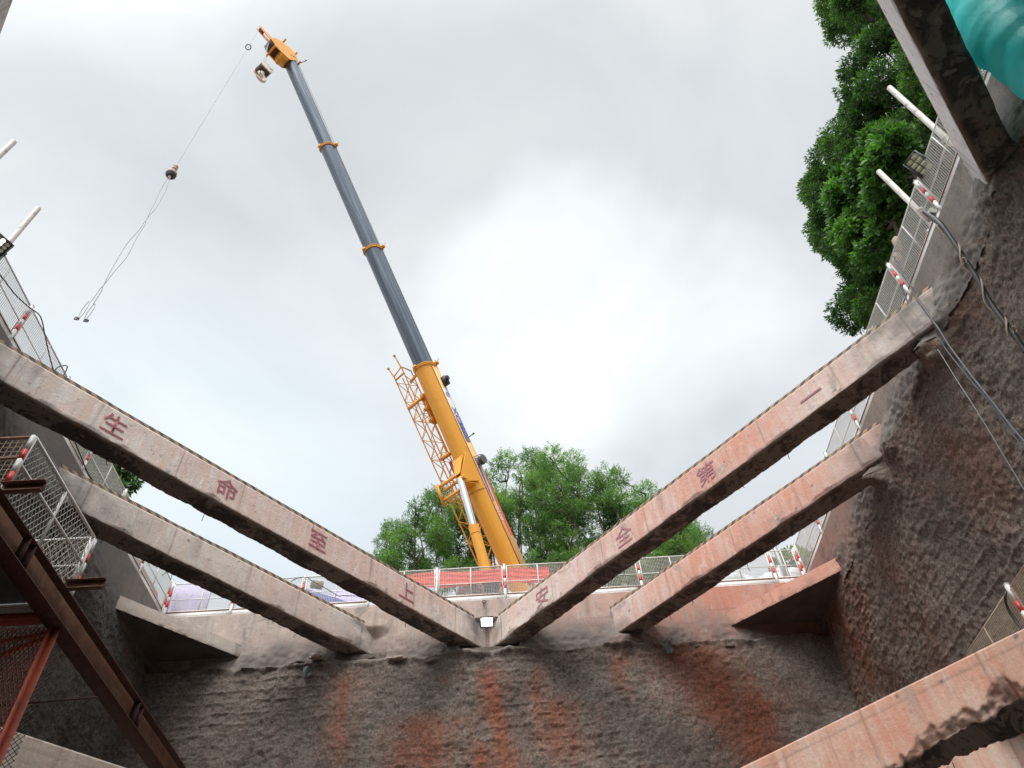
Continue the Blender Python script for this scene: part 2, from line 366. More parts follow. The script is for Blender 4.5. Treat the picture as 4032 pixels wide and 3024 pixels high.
# black telescopic boom: glossy dark blue-grey paint, lighter streaks along its length
M['boom'] = m_plain('boom_blue_grey', (.115, .135, .17), .2, .35, .25, 1.1, spec=.8, dirt=(.19, .21, .245), dscale=1.6)
def m_axis(name, c, dark, rough, metal, spec, k=.35):
    m, t, b = newmat(name); v = objc(t); ax = tuple(float(x) for x in BDAX)
    d_ = nn(t, 'ShaderNodeVectorMath', operation='DOT_PRODUCT'); d_.inputs[1].default_value = ax; t.links.new(v, d_.inputs[0])
    sc_ = nn(t, 'ShaderNodeVectorMath', operation='SCALE'); sc_.inputs[0].default_value = ax; q_ = math_(t, 'MULTIPLY', d_.outputs['Value'], .97); t.links.new(q_, sc_.inputs['Scale'])
    sb = nn(t, 'ShaderNodeVectorMath', operation='SUBTRACT'); t.links.new(v, sb.inputs[0]); t.links.new(sc_.outputs[0], sb.inputs[1])
    st = noise(t, sb.outputs[0], 9, 5, .6)
    cc = mixc(t, ramp(t, st, .42, .66, 0, k*2), c, dark)
    cc = mixc(t, ramp(t, noise(t, v, 2.2, 7, .7), .56, .70, 0, k), cc, tuple(x*.6 for x in dark))
    t.links.new(cc, b.inputs['Base Color']); b.inputs['Metallic'].default_value = metal; b.inputs['Specular IOR Level'].default_value = spec
    t.links.new(ramp(t, st, .35, .7, rough, rough+.25), b.inputs['Roughness']); return m
_a, _b = ray(2010, 2222)*33.0, ray(1130, 225)*33.0*1.35; BDAX = (_b-_a)/np.linalg.norm(_b-_a)
M['boom'] = m_axis('boom_blue_grey', (.060, .088, .128), (.17, .195, .235), .18, .3, .8, .4)
M['yellow'] = m_axis('crane_yellow', (.80, .36, .03), (.66, .30, .06), .36, 0, .5, .25)
# red mesh banner
m, t, b = newmat('red_banner'); v = objc(t)
wv = noise(t, mapv(t, v, (8, 8, 45)), 1, 3, .6)
t.links.new(mixc(t, ramp(t, wv, .56, .68, 0, .55), (.86, .095, .055), (.42, .03, .03)), b.inputs['Base Color']); b.inputs['Roughness'].default_value = .6
M['banner'] = m
# turquoise duct cloth
m, t, b = newmat('turquoise_duct_cloth'); v = objc(t)
t.links.new(mixc(t, ramp(t, noise(t, v, 1.6, 4, .5), .4, .65), (.055, .56, .54), (.03, .42, .40)), b.inputs['Base Color']); b.inputs['Roughness'].default_value = .45
b.inputs['Specular IOR Level'].default_value = .4
nb_ = bump(t, b, noise(t, mapv(t, v, (1, 1, 1)), 4, 6, .6, .6), .5, .06)
tl = nn(t, 'ShaderNodeBsdfTranslucent'); tl.inputs[0].default_value = (.16, .80, .78, 1); ms = nn(t, 'ShaderNodeMixShader'); ms.inputs[0].default_value = .55
t.links.new(b.outputs[0], ms.inputs[1]); t.links.new(tl.outputs[0], ms.inputs[2]); t.links.new(ms.outputs[0], [n for n in t.nodes if n.type == 'OUTPUT_MATERIAL'][0].inputs[0])
M['duct'] = m
# clear plastic bags
M['bag'] = m_plain('white_plastic_wrap', (.72, .73, .76), .3, 0, .25, 2.5, bumpamt=.4)
M['bagpink'] = m_plain('pinkish_plastic_wrap', (.50, .42, .46), .35, 0, .35, 5, bumpamt=.4)
# warning stripes black / yellow slanted, along local direction given by attribute stain (running metres)
m, t, b = newmat('hazard_stripes'); a = attr(t)
fr = math_(t, 'FRACT', math_(t, 'MULTIPLY', a, 1/.25), 0.); st = math_(t, 'GREATER_THAN', fr, .5)
v = objc(t)
c = mixc(t, st, (.06, .06, .065), (.36, .22, .10))
c = mixc(t, ramp(t, noise(t, v, 7, 5, .7), .48, .62, 0, .75), c, (.19, .16, .135))
t.links.new(c, b.inputs['Base Color']); b.inputs['Roughness'].default_value = .7
M['hazard'] = m
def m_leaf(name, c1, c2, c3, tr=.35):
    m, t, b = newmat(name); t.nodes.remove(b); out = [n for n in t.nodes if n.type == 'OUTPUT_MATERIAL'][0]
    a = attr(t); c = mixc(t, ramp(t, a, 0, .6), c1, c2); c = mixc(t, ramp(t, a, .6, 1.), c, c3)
    d = nn(t, 'ShaderNodeBsdfPrincipled'); d.inputs['Roughness'].default_value = .5; d.inputs['Specular IOR Level'].default_value = .4
    t.links.new(c, d.inputs['Base Color'])
    tl = nn(t, 'ShaderNodeBsdfTranslucent'); t.links.new(mixc(t, 1., c, (1.3, 1.7, .5), 'MULTIPLY'), tl.inputs[0])
    mxs = nn(t, 'ShaderNodeMixShader'); mxs.inputs[0].default_value = tr
    t.links.new(d.outputs[0], mxs.inputs[1]); t.links.new(tl.outputs[0], mxs.inputs[2]); t.links.new(mxs.outputs[0], out.inputs[0]); return m
M['leaf_far'] = m_leaf('feathery_leaves', (.050, .11, .034), (.125, .235, .060), (.26, .40, .09), .45)
M['leaf_dark'] = m_leaf('narrow_dark_leaves', (.026, .060, .020), (.062, .135, .038), (.15, .27, .075), .4)
M['leaf_broad'] = m_leaf('broad_leaves', (.040, .10, .026), (.090, .21, .050), (.19, .35, .10), .35)

# ---------------------------------------------------------------- the setting
XL, XR, YF, YB, ZF = -10.1, 9.0, 20.0, -4.0, -1.6
GZ = 13.45
M['earth'] = m_plain('site_ground', (.26, .20, .16), .95, 0, .35, .6, bumpamt=.5)
g = MB()
S = 900
for (x0, x1, y0, y1) in ((-S, S, YF+.9, S), (-S, S, -S, YB-.9), (-S, XL-.9, YB-.9, YF+.9), (XR+.9, S, YB-.9, YF+.9)):
    g.add([[x0, y0, GZ], [x1, y0, GZ], [x1, y1, GZ], [x0, y1, GZ]], [[0, 1, 2, 3]])
single('ground', g, M['earth'], kind='structure')
g = MB(); gx, gy = np.meshgrid(np.arange(XL-.3, XR+.5, .25), np.arange(YB-.3, YF+.5, .25), indexing='ij')
g.grid(np.stack([gx, gy, ZF+.08*fbm(gx*.7, gy*.7, 0, 3)], -1)); single('pit_floor', g, M['earth'], kind='structure', smooth=True)

# ---------------------------------------------------------------- pit walls
def blob(u, z, cu, cz, ru, rz, s, amp=.9):
    wu = fbm(u*1.3, z*.9, 0, s, 4)*.9; wz = fbm(u*1.1, z*1.1, 5, s+9, 4)*.9
    d = np.sqrt(((u-cu+wu*ru)/ru)**2+((z-cz+wz*rz)/rz)**2)
    return np.clip(1.25-d, 0, 1)*amp
def shot_height(u, z, s, ridge=.020):
    big = fbm(u*.35, z*.35, 0, s, 3)*.14
    med = fbm(u*1.5, z*1.9, 1, s+3, 4)*.05
    fine = fbm(u*5.5, z*7, 2, s+7, 2, .9)*.022*np.clip(1+fbm(u*.7, z*.7, 3, s+15, 2)*1.8, .2, 1.8)
    fine = fine+vn(u*11.3, z*12.1, 4, s+19)*.020+vn(u*25, z*25, 6, s+23)*.013*np.clip(1+fbm(u*.8, z*.8, 3, s+15, 2)*1.6, .25, 1.8)
    ph = z*2*math.pi/.30+fbm(u*.5, z*.9, 3, s+13, 4)*3.2
    rg = np.maximum(0, np.sin(ph))**8*ridge*1.5*np.clip(fbm(u*.45, z*.45, 9, s+17, 3)*3+.35, 0, 1)
    return big+med+fine+rg
def wall(name, label, mapf, u0, u1, ztop, zcap, seed, capmat, shotmat, clay, capstain, step=.04, rough_cap=.04, s0=.12, wobble=.09, capclay=None, bulges=(), lipamp=.07, recess=None):
    """mapf(u, depth_into_pit, z) -> xyz arrays"""
    th = thing(name, label, 'wall', mapf(np.array([(u0+u1)/2]), np.array([-.4]), np.array([ZF]))[0])
    # capping beam
    us = np.arange(u0, u1+step, step); zs = np.append(np.arange(zcap-.35, ztop-.01, step), ztop)
    U, Z = np.meshgrid(us, zs, indexing='ij')
    hh = fbm(U*.8, Z*.8, 4, seed, 3)*.012
    spray = np.clip((zcap+.75+.35*fbm(U*.6, Z*.3, 8, seed+2, 3)-Z)/.55, 0, 1)
    hh = hh+spray*(fbm(U*8, Z*8, 1, seed+5, 3, .6)*rough_cap+.01)
    def bulge(U, Z):
        o = 0*U
        for (bu, bz, ru, rz, am) in bulges: o = np.maximum(o, am*np.exp(-((U-bu)/ru)**2-((Z-bz)/rz)**2)*np.clip((12.98-Z)/.12, 0, 1)*(1+.5*fbm(U*3, Z*3, 0, seed+77, 3)))
        return o
    bl_ = bulge(U, Z); hh = hh+bl_; spray = np.maximum(spray, np.clip(bl_*5, 0, 1))
    if recess: hh = hh-recess(U, Z)
    G = mapf(U, hh, Z)
    mb = MB(); mb.grid(G, 0, np.clip(capstain(U, Z)+spray*.55*(.7+.6*fbm(U*3, Z*3, 2, seed+8)), 0, .92), None if capclay is None else np.clip(capclay(U, Z), 0, 1))
    mb.grid(np.stack([mapf(us, hh[:, -1], us*0+ztop), mapf(us, us*0-.85, us*0+ztop)], 1))
    part('capping_beam', mb, capmat, th)
    # sprayed concrete below
    zs = np.arange(ZF-.1, zcap+.25, step)
    U, Z = np.meshgrid(us, zs, indexing='ij')
    edge = zcap+wobble*fbm(us*1.3, 0*us, 0, seed+21, 4)[:, None]*1.3+0*Z
    h = shot_height(U, Z, seed)+s0
    fade = np.clip((edge-Z)/.10, 0, 1)
    lip = np.exp(-((edge-.09-Z)/.10)**2)*lipamp*(1+fbm(U*2.5, Z*0, 0, seed+31, 3)*1.6)
    h = (h+lip)*fade**.6-.05*(1-fade)+bulge(U, Z)*fade
    mb = MB(); mb.grid(mapf(U, h, Z), 0, np.clip(clay(U, Z), 0, 1))
    part('sprayed_concrete', mb, shotmat, th, smooth=True)
    return th
front = lambda u, h, z: np.stack([u+0*z, YF-h+0*u, z+0*u], -1)
right = lambda u, h, z: np.stack([XR-h, u+0*z, z+0*u], -1)
left = lambda u, h, z: np.stack([XL+h, u+0*z, z+0*u], -1)
back = lambda u, h, z: np.stack([u+0*z, YB+h, z+0*u], -1)
def colwash(U, Z, u0, w_, z1, z0, amp, sd, lean=0.):
    k = U-u0-lean*(z1-Z)+fbm(Z*.55, U*.3, 0, sd, 4)*.55+fbm(U*3, Z*1.2, 4, sd+3, 3)*.14
    return amp*np.exp(-np.abs(k/(w_*1.25*(1+.5*fbm(Z*.8, U*0, 7, sd+9, 3))))**1.7)*np.clip((z1-Z)/.5, 0, 1)*np.clip((Z-z0)/.8, 0, 1)
def clay_front(U, Z):
    # broad runs of red clay washed down the sprayed concrete, (x, half width, top, bottom, strength)
    c = 0*U
    for i, a in enumerate(((-.42, .34, 11.6, 7.0, 1.0), (-.9, .35, 9.6, 7.5, .75), (-2.0, .75, 10.4, 4, .72), (-2.9, .5, 9.9, 7.2, .62), (-4.55, .3, 11.7, 8.6, .62),
                           (1.25, .55, 10.6, 8.2, .66), (.75, .3, 11.5, 9.3, .4), (3.3, .28, 11.8, 10.0, .55), (5.1, .75, 12.0, 3, .95, .28), (4.2, 1.2, 11.95, 11.3, .5), (-1.5, .3, 11.6, 10.7, .5), (6.5, .9, 8.8, 3, .6), (3.0, 1.2, 8.6, 5, .45))):
        c = np.maximum(c, colwash(U, Z, *a[:5], 100+i*7, a[5] if len(a) > 5 else 0))
    return c*(1.0+.45*fbm(U*3.2, Z*.5, 1, 40, 4))
def cap_front(U, Z):
    low = np.clip((13.05-Z+.25*fbm(U*.7, Z*.4, 2, 61, 3))/.55, 0, 1)*np.interp(U, [-10, -7.8, -6.5, -4.2, -3.2, 0, 2, 6, 9], [.1, .15, .75, .7, .25, .75, .8, .45, .5])
    drip = np.clip(fbm(U*5, Z*.3, 1, 63, 4)*1.8-.5, 0, 1)*.6
    joint = np.clip(1-np.abs(Z-12.78-.01*U)/.03, 0, 1)*.6*(U > -.5)
    return np.clip(np.maximum(low*(.75+.5*fbm(U*2, Z*2, 5, 65, 4)), np.maximum(drip, joint)), 0, .85)
fw = wall('retaining_wall', 'wide pit wall behind the V of beams, dark sprayed concrete with red clay streaks under a pale cap', front, XL-.4, XR+.4, 13.62, 11.88, 5, M['cap_f'], M['shot'], clay_front, cap_front, capclay=lambda U, Z: np.interp(U, [-10, -6, -1, 1.5, 3.5, 6, 9], [.02, .05, .12, .25, .6, .95, .95])*(1+.5*fbm(U*.8, Z*.8, 0, 66, 4)), bulges=((-1.15, 11.95, .35, .3, .2), (.1, 11.95, .35, .3, .2), (3.3, 12.0, .4, .3, .24)), recess=lambda U, Z: .34*((U > -1.35) & (U < .30) & (Z < 12.97) & (Z > 11.95))+.27*np.exp(-((U+4.1)/.62)**4)*np.clip((12.95-Z)/.25, 0, 1)*np.clip((Z-11.9)/.08, 0, 1))
def clay_r(U, Z):
    c = np.maximum(colwash(U, Z, 18.9, .5, 12.4, 9, .7, 71), colwash(U, Z, 17.4, .4, 11.8, 9, .45, 73))
    return np.maximum(c, .42*np.clip(fbm(U*.45, Z*.3, 3, 80)*2.2, 0, 1))
rw = wall('retaining_wall', 'right-hand pit wall of rough brown sprayed concrete with hanging cables', right, YB-.4, YF+.1, 13.62, 12.35, 17, M['cap_side'], M['shot_r'], clay_r, lambda U, Z: np.clip(.25+.3*fbm(U*.6, Z*.4, 2, 91, 3), 0, .6), rough_cap=.055, s0=.012, lipamp=.0, wobble=.05, capclay=lambda U, Z: np.interp(U, [8, 13, 16, 20], [0, .1, .45, .9])*(1+.4*fbm(U, Z, 0, 68, 3)), bulges=((9.25, 12.25, .5, .45, .22), (12.95, 12.25, .5, .45, .25), (6.5, 12.3, .5, .5, .3), (9.9, 12.0, .4, .5, .45), (13.6, 12.0, .4, .5, .45)))
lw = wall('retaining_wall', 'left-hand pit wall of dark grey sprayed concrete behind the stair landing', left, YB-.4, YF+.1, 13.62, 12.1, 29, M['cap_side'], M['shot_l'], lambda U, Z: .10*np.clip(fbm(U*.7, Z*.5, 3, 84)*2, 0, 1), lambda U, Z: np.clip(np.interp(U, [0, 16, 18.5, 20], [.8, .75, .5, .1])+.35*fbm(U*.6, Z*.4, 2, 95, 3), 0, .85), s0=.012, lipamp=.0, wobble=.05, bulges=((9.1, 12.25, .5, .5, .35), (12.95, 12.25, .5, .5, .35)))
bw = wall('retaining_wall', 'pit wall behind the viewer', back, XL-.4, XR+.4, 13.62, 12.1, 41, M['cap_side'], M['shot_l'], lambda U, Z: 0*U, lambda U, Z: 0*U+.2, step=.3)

# clay-washed render on the right part of the front cap
# ---------------------------------------------------------------- concrete struts
A_DEG, B_DEG = 50.05, 130.3
def strut(label, p0, p1, side, mat, ztop, zbot, width=.62, seed=0, hazard=True, chars=None, coping=False, chip=.03, clayf=None, grey=(.9, .5, .9, .5), haunch=((.9, .6), (.5, .3)), extend=.3, name='concrete_strut', clayseed=None, stubs=5, group=None):
    """p0 -> p1 along the face seen from inside the V; side = unit vector away from the viewer"""
    p0, p1, side = np.array([*p0, 0.]), np.array([*p1, 0.]), np.array([*side, 0.])
    d = p1-p0; L = np.linalg.norm(d); d /= L
    th = thing(name, label, 'beam', (p0+p1)/2+np.array([0, 0, zbot]), group=group)
    us = np.arange(-extend, L+extend+.01, .035); H = ztop-zbot
    nz, nv = max(10, int(H/.03)), max(8, int(width/.045))
    prof = []  # (v, z, region)  region 0 face,1 under,2 back,3 top
    for k in range(nz): prof.append((0, 1-k/nz, 0))
    for k in range(nv): prof.append((k/nv, 0, 1))
    for k in range(nz): prof.append((1, k/nz, 2))
    for k in range(nv): prof.append((1-k/nv, 1, 3))
    prof = np.array(prof); n = len(prof)
    U = us[:, None]+0*prof[:, 0][None]; v = prof[:, 0][None]+0*U; zz = prof[:, 1][None]+0*U
    ha = haunch[0][1]*np.clip(1-us/haunch[0][0], 0, 1)**2+haunch[1][1]*np.clip(1-(L-us)/haunch[1][0], 0, 1)**2
    W = width+ha[:, None]
    z = zbot+zz*H; vv = v*W
    s = seed*17
    reg = prof[:, 2][None]+0*U
    # broken lower arris: bites that eat inward and upward
    e = np.clip(fbm(us*1.6, us*0, 0, s+1, 4)*1.3+.10, 0, 1)*chip*2.2+np.abs(fbm(us*9, us*0, 3, s+2, 3))*chip*.7
    e2 = np.clip(fbm(us*1.3, us*0, 0, s+5, 4)*1.3+.2, 0, 1)*chip*1.2+np.abs(fbm(us*9, us*0, 3, s+6, 3))*chip*.7
    if chip > .1: e = e*np.clip((L*.55-us)/(L*.22)+.10, .10, .85)*(1+.35*fbm(us*7, us*0, 0, s+51, 3))
    dist_f = np.hypot(vv, (z-zbot)*1.0); dist_b = np.hypot(W-vv, z-zbot)
    kf = np.clip(1-dist_f/(e[:, None]*2+.03), 0, 1); kb = np.clip(1-dist_b/(e2[:, None]*2+.03), 0, 1)
    z = z+kf*e[:, None]+kb*e2[:, None]; vv = vv+kf*e[:, None]*.55-kb*e2[:, None]*.55
    und = (reg == 1)
    z = z+np.where(und, np.clip(fbm(U*1.2, v*1.2*width, 3, s+9, 4)-.05, -1, 1)*.035+fbm(U*7, v*6, 3, s+11, 3)*.012, 0)
    vv = vv+np.where(reg == 0, fbm(U*.7, z*1.2, 3, s+13, 3)*.006, 0)
        # stain attribute: form joints, drips from the top edge
    joint = np.zeros_like(U)
    rs = np.random.default_rng(s+3)
    j = .8
    while j < L:
        joint = np.maximum(joint, np.clip(1-np.abs(U-j-.02*(z-zbot))/.03, 0, 1)*.55); j += rs.uniform(1.5, 2.6)
    drip = np.clip(fbm(U*3.2, z*.25, 1, s+15, 3)*1.6-.55, 0, 1)*np.clip((z-zbot)/H*1.4-.2, 0, 1)*.7
    low = np.clip(1-(z-zbot)/.05, 0, 1)*.5
    ends = np.maximum(np.clip(1-np.abs(U)/grey[0], 0, 1)*grey[1], np.clip(1-np.abs(L-U)/grey[2], 0, 1)*grey[3])*1.3
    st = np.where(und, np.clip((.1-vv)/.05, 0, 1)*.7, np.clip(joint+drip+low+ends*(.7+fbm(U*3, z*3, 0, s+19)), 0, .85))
    for _ in range(int(L*1.3)):
        hu, hz, hr = rs.uniform(.3, L-.3), zbot+rs.uniform(.04, .96)*H, rs.choice([.014, .018, .032])
        st = np.where((reg == 0), np.maximum(st, np.clip(1.5-np.hypot(U-hu, z-hz)/hr*(1+.3*vn(U*30, z*30, 0, s)), 0, .9)), st)
    if coping: st = np.maximum(st, np.where(reg == 0, np.clip(1-np.abs(z-(ztop-.17))/.022, 0, 1)*.7, 0))
    st = np.maximum(st, np.where((reg == 0), np.clip(kf*3, 0, .28)*(1+.5*fbm(U*9, z*9, 0, s+61, 3)), 0))
    vv = vv+np.where((reg == 0) & (kf > .02), fbm(U*8, z*8, 2, s+63, 4)*(.06 if chip > .1 else .006)*np.clip(kf*4, 0, 1), 0)
    P = p0[None, None]+U[..., None]*d+vv[..., None]*side+z[..., None]*np.array([0, 0, 1.])
    idx = np.arange(len(us)*n).reshape(len(us), n)
    nx = np.roll(idx, -1, axis=1)
    F = np.stack([idx[:-1], nx[:-1], nx[1:], idx[1:]], -1)
    mb = MB(); mb.V = [P.reshape(-1, 3)]; mb.C = [st.reshape(-1)]; mb.n = P.shape[0]*P.shape[1]
    if clayf: mb.D = [np.clip(clayf(U/L)*(1+.35*fbm(U*.7, z*.3, 0, s+23, 3)), 0, 1).reshape(-1)]
    for r in range(4):
        cols = np.where(prof[:, 2] == r)[0]
        f = F[:, cols].reshape(-1, 4)
        if np.cross(d, side)[2] > 0: f = f[:, ::-1]
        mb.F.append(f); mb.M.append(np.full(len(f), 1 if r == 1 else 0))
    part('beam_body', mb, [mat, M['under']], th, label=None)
    if hazard:
        mb = MB(); h0, h1 = ztop+.006, ztop+.105
        k = np.arange(0, L+.01, .06)
        off = .012
        for a_, b_, zz0, zz1 in ((off, off, h0, h1), (off+.03, off+.03, h0, h1)):
            G = np.stack([np.stack([p0+d*u_+side*a_+np.array([0, 0, zz0+.008*vn(u_*2, 0, 0, s)]) for u_ in k]), np.stack([p0+d*u_+side*b_+np.array([0, 0, zz1+.012*vn(u_*2, 0, 3, s)]) for u_ in k])], 1)
            mb.grid(G, 0, np.stack([k+2, k+2.10], 1))
        G = np.stack([np.stack([p0+d*u_+side*off+np.array([0, 0, h1+.012*vn(u_*2, 0, 3, s)]) for u_ in k]), np.stack([p0+d*u_+side*(off+.03)+np.array([0, 0, h1+.012*vn(u_*2, 0, 3, s)]) for u_ in k])], 1)
        mb.grid(G, 0, np.stack([k+2, k+2], 1))
        part('hazard_strip', mb, M['hazard'], th)
    for k in range(stubs):
        u_ = rs.uniform(.8, L-.8); b = p0+d*u_+side*rs.uniform(width*.6, width*.97)+np.array([0, 0, zbot+.05])
        mb = MB(); mb.tube([b, b+np.array([rs.uniform(-.03, .03), rs.uniform(-.03, .03), -.17]), b+np.array([rs.uniform(-.05, .05), 0, -.25])], .008, 6)
        part('rebar_stub', mb, M['rustdark'], th)
    return th, p0, d, side
sA = (-math.sin(math.radians(A_DEG)), math.cos(math.radians(A_DEG)))   # away from viewer for left family
sB = (math.cos(math.radians(90-49.7)), math.sin(math.radians(90-49.7)))  # for right family: (+,+)
def dirB(x0): # line through (x0,20) with B direction to x=9
    t = math.tan(math.radians(B_DEG)); return (9.0, 20+(9-x0)*t)
L1 = strut('upper left beam of the V, the one painted with four maroon characters', (XL, 9.05), (-.93, YF), sA, M['beam_l'], 13.02, 12.17, seed=1, extend=.45, width=.60, haunch=((.9, .5), (.5, .35)), grey=(1.8, .55, .7, .6), clayf=lambda q: np.interp(q, [0, .3, .55, .8, 1], [0, .12, .3, .35, .05]))
L2 = strut('shorter grey left-hand beam just below the lettered one, with a long crack', (XL, 12.92), (-4.10, YF), sA, M['beam_l2'], 13.02, 12.17, seed=2, extend=.45, width=.60, haunch=((.9, .5), (.5, .35)), grey=(3.0, .6, .9, .7), clayf=lambda q: np.interp(q, [0, .5, .75, .9, 1], [0, .05, .28, .15, 0]))
R1 = strut('upper right beam of the V, pinkish with three maroon characters and a plain bar', dirB(-.25), (-.25, YF), sB, M['beam_r'], 13.02, 12.17, seed=3, extend=.45, width=.60, haunch=((1.1, .8), (.5, .35)), grey=(2.6, .75, .6, .3), clayf=lambda q: np.interp(q, [0, .12, .22, .38, .62, .82, 1], [.05, .08, .30, .78, .75, .22, .15]))
R2 = strut('shorter orange-washed right-hand beam just below the lettered one', dirB(3.0), (3.0, YF), sB, M['beam_r'], 13.02, 12.17, seed=4, width=.60, haunch=((1.1, .8), (.5, .35)), grey=(1.8, .6, .9, .75), clayf=lambda q: np.interp(q, [0, .15, .3, .7, .9, 1], [.6, .62, .75, .95, .5, .2]))
R0 = strut('big near beam at the upper right corner with white face and peeling dark underside', (XR, 6.76), (-.03, YB), (.7665, -.6423), M['beam_r0'], 13.02, 12.17, seed=5, width=.60, haunch=((1.2, .7), (.5, .3)), chip=.02, stubs=3)
R9 = strut('brown beam edge at the extreme upper right, beyond the turquoise duct', (XR, 4.25), (2.2, YB), (.7665, -.6423), M['beam_far'], 13.02, 12.17, seed=6, hazard=False, stubs=0)
L0 = strut('beam behind the viewer on the left side', (XL, 6.9), (-1.0, YB), (-.7665, -.6423), M['beam_l2'], 13.02, 12.17, seed=7, hazard=False, stubs=0)
LR1 = strut('lower deep orange-stained beam crossing the lower right corner', dirB(-.25), (-.25, YF), sB, M['beam_low'], 6.18, 5.12, seed=8, hazard=False, width=.75, coping=True, chip=.12, stubs=3, clayf=lambda q: .28+0*q, grey=(1, .5, 1, .5))
LR2 = strut('lowest orange beam just showing at the bottom right corner', dirB(3.0), (3.0, YF), sB, M['beam_low'], 6.18, 5.2, seed=9, hazard=False, width=.7, coping=True, stubs=0)
LL1 = strut('dusty beige beam crossing the lower left corner behind the stair', (XL, 9.05), (-.93, YF), sA, M['beam_low_l'], 6.18, 5.2, seed=10, hazard=False, width=.75, coping=True, stubs=0)

# painted characters
def glyph(txt, size, weight=.0):
    c = bpy.data.curves.new('glyph', 'FONT'); c.body = txt; c.size = size; c.extrude = 0.0; c.offset = weight; c.resolution_u = 3
    c.align_x = 'CENTER'; c.align_y = 'CENTER'
    o = bpy.data.objects.new('glyph', c); col.objects.link(o); bpy.context.view_layer.update()
    dg = bpy.context.evaluated_depsgraph_get(); me = o.evaluated_get(dg).to_mesh()
    V = np.array([v.co[:] for v in me.vertices]) if len(me.vertices) else np.zeros((0, 3)); F = [list(p.vertices) for p in me.polygons]
    o.evaluated_get(dg).to_mesh_clear(); bpy.data.objects.remove(o); bpy.data.curves.remove(c)
    return V, F
def letter(th, txt, size, origin, ux, uy, nrm, mat, name, weight=0., center=True, thick=.003, sx=1., label=None):
    V, F = glyph(txt, size, weight)
    if len(V) == 0: return
    if center:
        mid = (V.max(0)+V.min(0))/2; V = V-mid
    o, ux, uy, nrm = [np.array(a, float) for a in (origin, ux, uy, nrm)]
    W = o+V[:, :1]*sx*ux+V[:, 1:2]*uy+nrm*thick
    mb = MB(); tri = [f for f in F if len(f) == 3]; quad = [f for f in F if len(f) == 4]
    for f in F:
        if len(f) > 4:
            for k in range(1, len(f)-1): tri.append([f[0], f[k], f[k+1]])
    mb.V = [W]; mb.C = [np.zeros(len(W))]; mb.n = len(W)
    for fs in (tri, quad):
        if fs: mb.F.append(np.array(fs)); mb.M.append(np.zeros(len(fs), int))
    part(name, mb, mat, th, label=label)
Z = np.array([0, 0, 1.])
th, p0, d, side = L1
for ch, x in (('生', -8.16), ('命', -6.34), ('至', -4.61), ('上', -2.66)):
    u = (x-p0[0])/d[0]
    letter(th, ch, .60, p0+d*u+Z*12.62, d, Z, -side, M['maroon'], 'painted_character', .002, thick=.013)
th, p0, d, side = R1
for ch, x in (('安', 1.01), ('全', 3.10), ('第', 4.93), ('一', 6.92)):
    u = (x-p0[0])/d[0]
    letter(th, ch, .60, p0+d*u+Z*12.62, -d, Z, -side, M['maroonfade'], 'painted_character', .002, thick=.013)

# corner slabs
def corner_slab(label, a, b, c, zt, zb, mat, seed):
    a, b, c = [np.array([*p, 0.]) for p in (a, b, c)]
    th = thing('corner_slab', label, 'slab', (a+b+c)/3+Z*zb)
    L = np.linalg.norm(b-a); n = int(L/.05); us = np.linspace(0, 1, n); zs = np.linspace(0, 1, 9)
    U, K = np.meshgrid(us, zs, indexing='ij')
    nrm = np.cross(b-a, Z); nrm /= np.linalg.norm(nrm)
    if nrm@(c-a) > 0: nrm = -nrm
    bite = np.abs(fbm(us*40, us*0, 0, seed, 3))*.035
    P = a+U[..., None]*(b-a)+(zb+K*(zt-zb))[..., None]*Z+(fbm(U*9, K*2, 0, seed+2, 3)*.008)[..., None]*nrm
    P[:, 0] += bite[:, None]*(Z-nrm)
    st = np.clip(fbm(U*L*2.2, K*.5, 1, seed+7, 3)*1.3-.5, 0, .6)+np.clip(1-(1-U)*8, 0, 1)*.4
    mb = MB(); mb.grid(P, 0, st)
    for k in (0, 8):
        e = P[:, k]; cc = c+Z*(zb if k == 0 else zt)
        V = np.vstack([e, cc]); F = [[i, i+1, n] for i in range(n-1)] if k else [[i+1, i, n] for i in range(n-1)]
        mb.add(V, F, 0 if k else 1)
    part('slab_body', mb, [mat, M['slab_under']], th)
    return th
M['slab_under'] = m_plain('slab_underside', (.13, .105, .095), .9, 0, .4, 1.2, bumpamt=.4)
corner_slab('grey triangular slab bracing the left pit corner under the lilac board', (XL, 17.32), (-7.55, YF), (XL-.2, YF+.2), 12.57, 12.19, M['slab_l'], 3)
corner_slab('bright orange triangular slab bracing the right pit corner', (XR, 17.6), (6.37, YF), (XR+.2, YF+.2), 12.69, 12.27, M['slab_r'], 5)
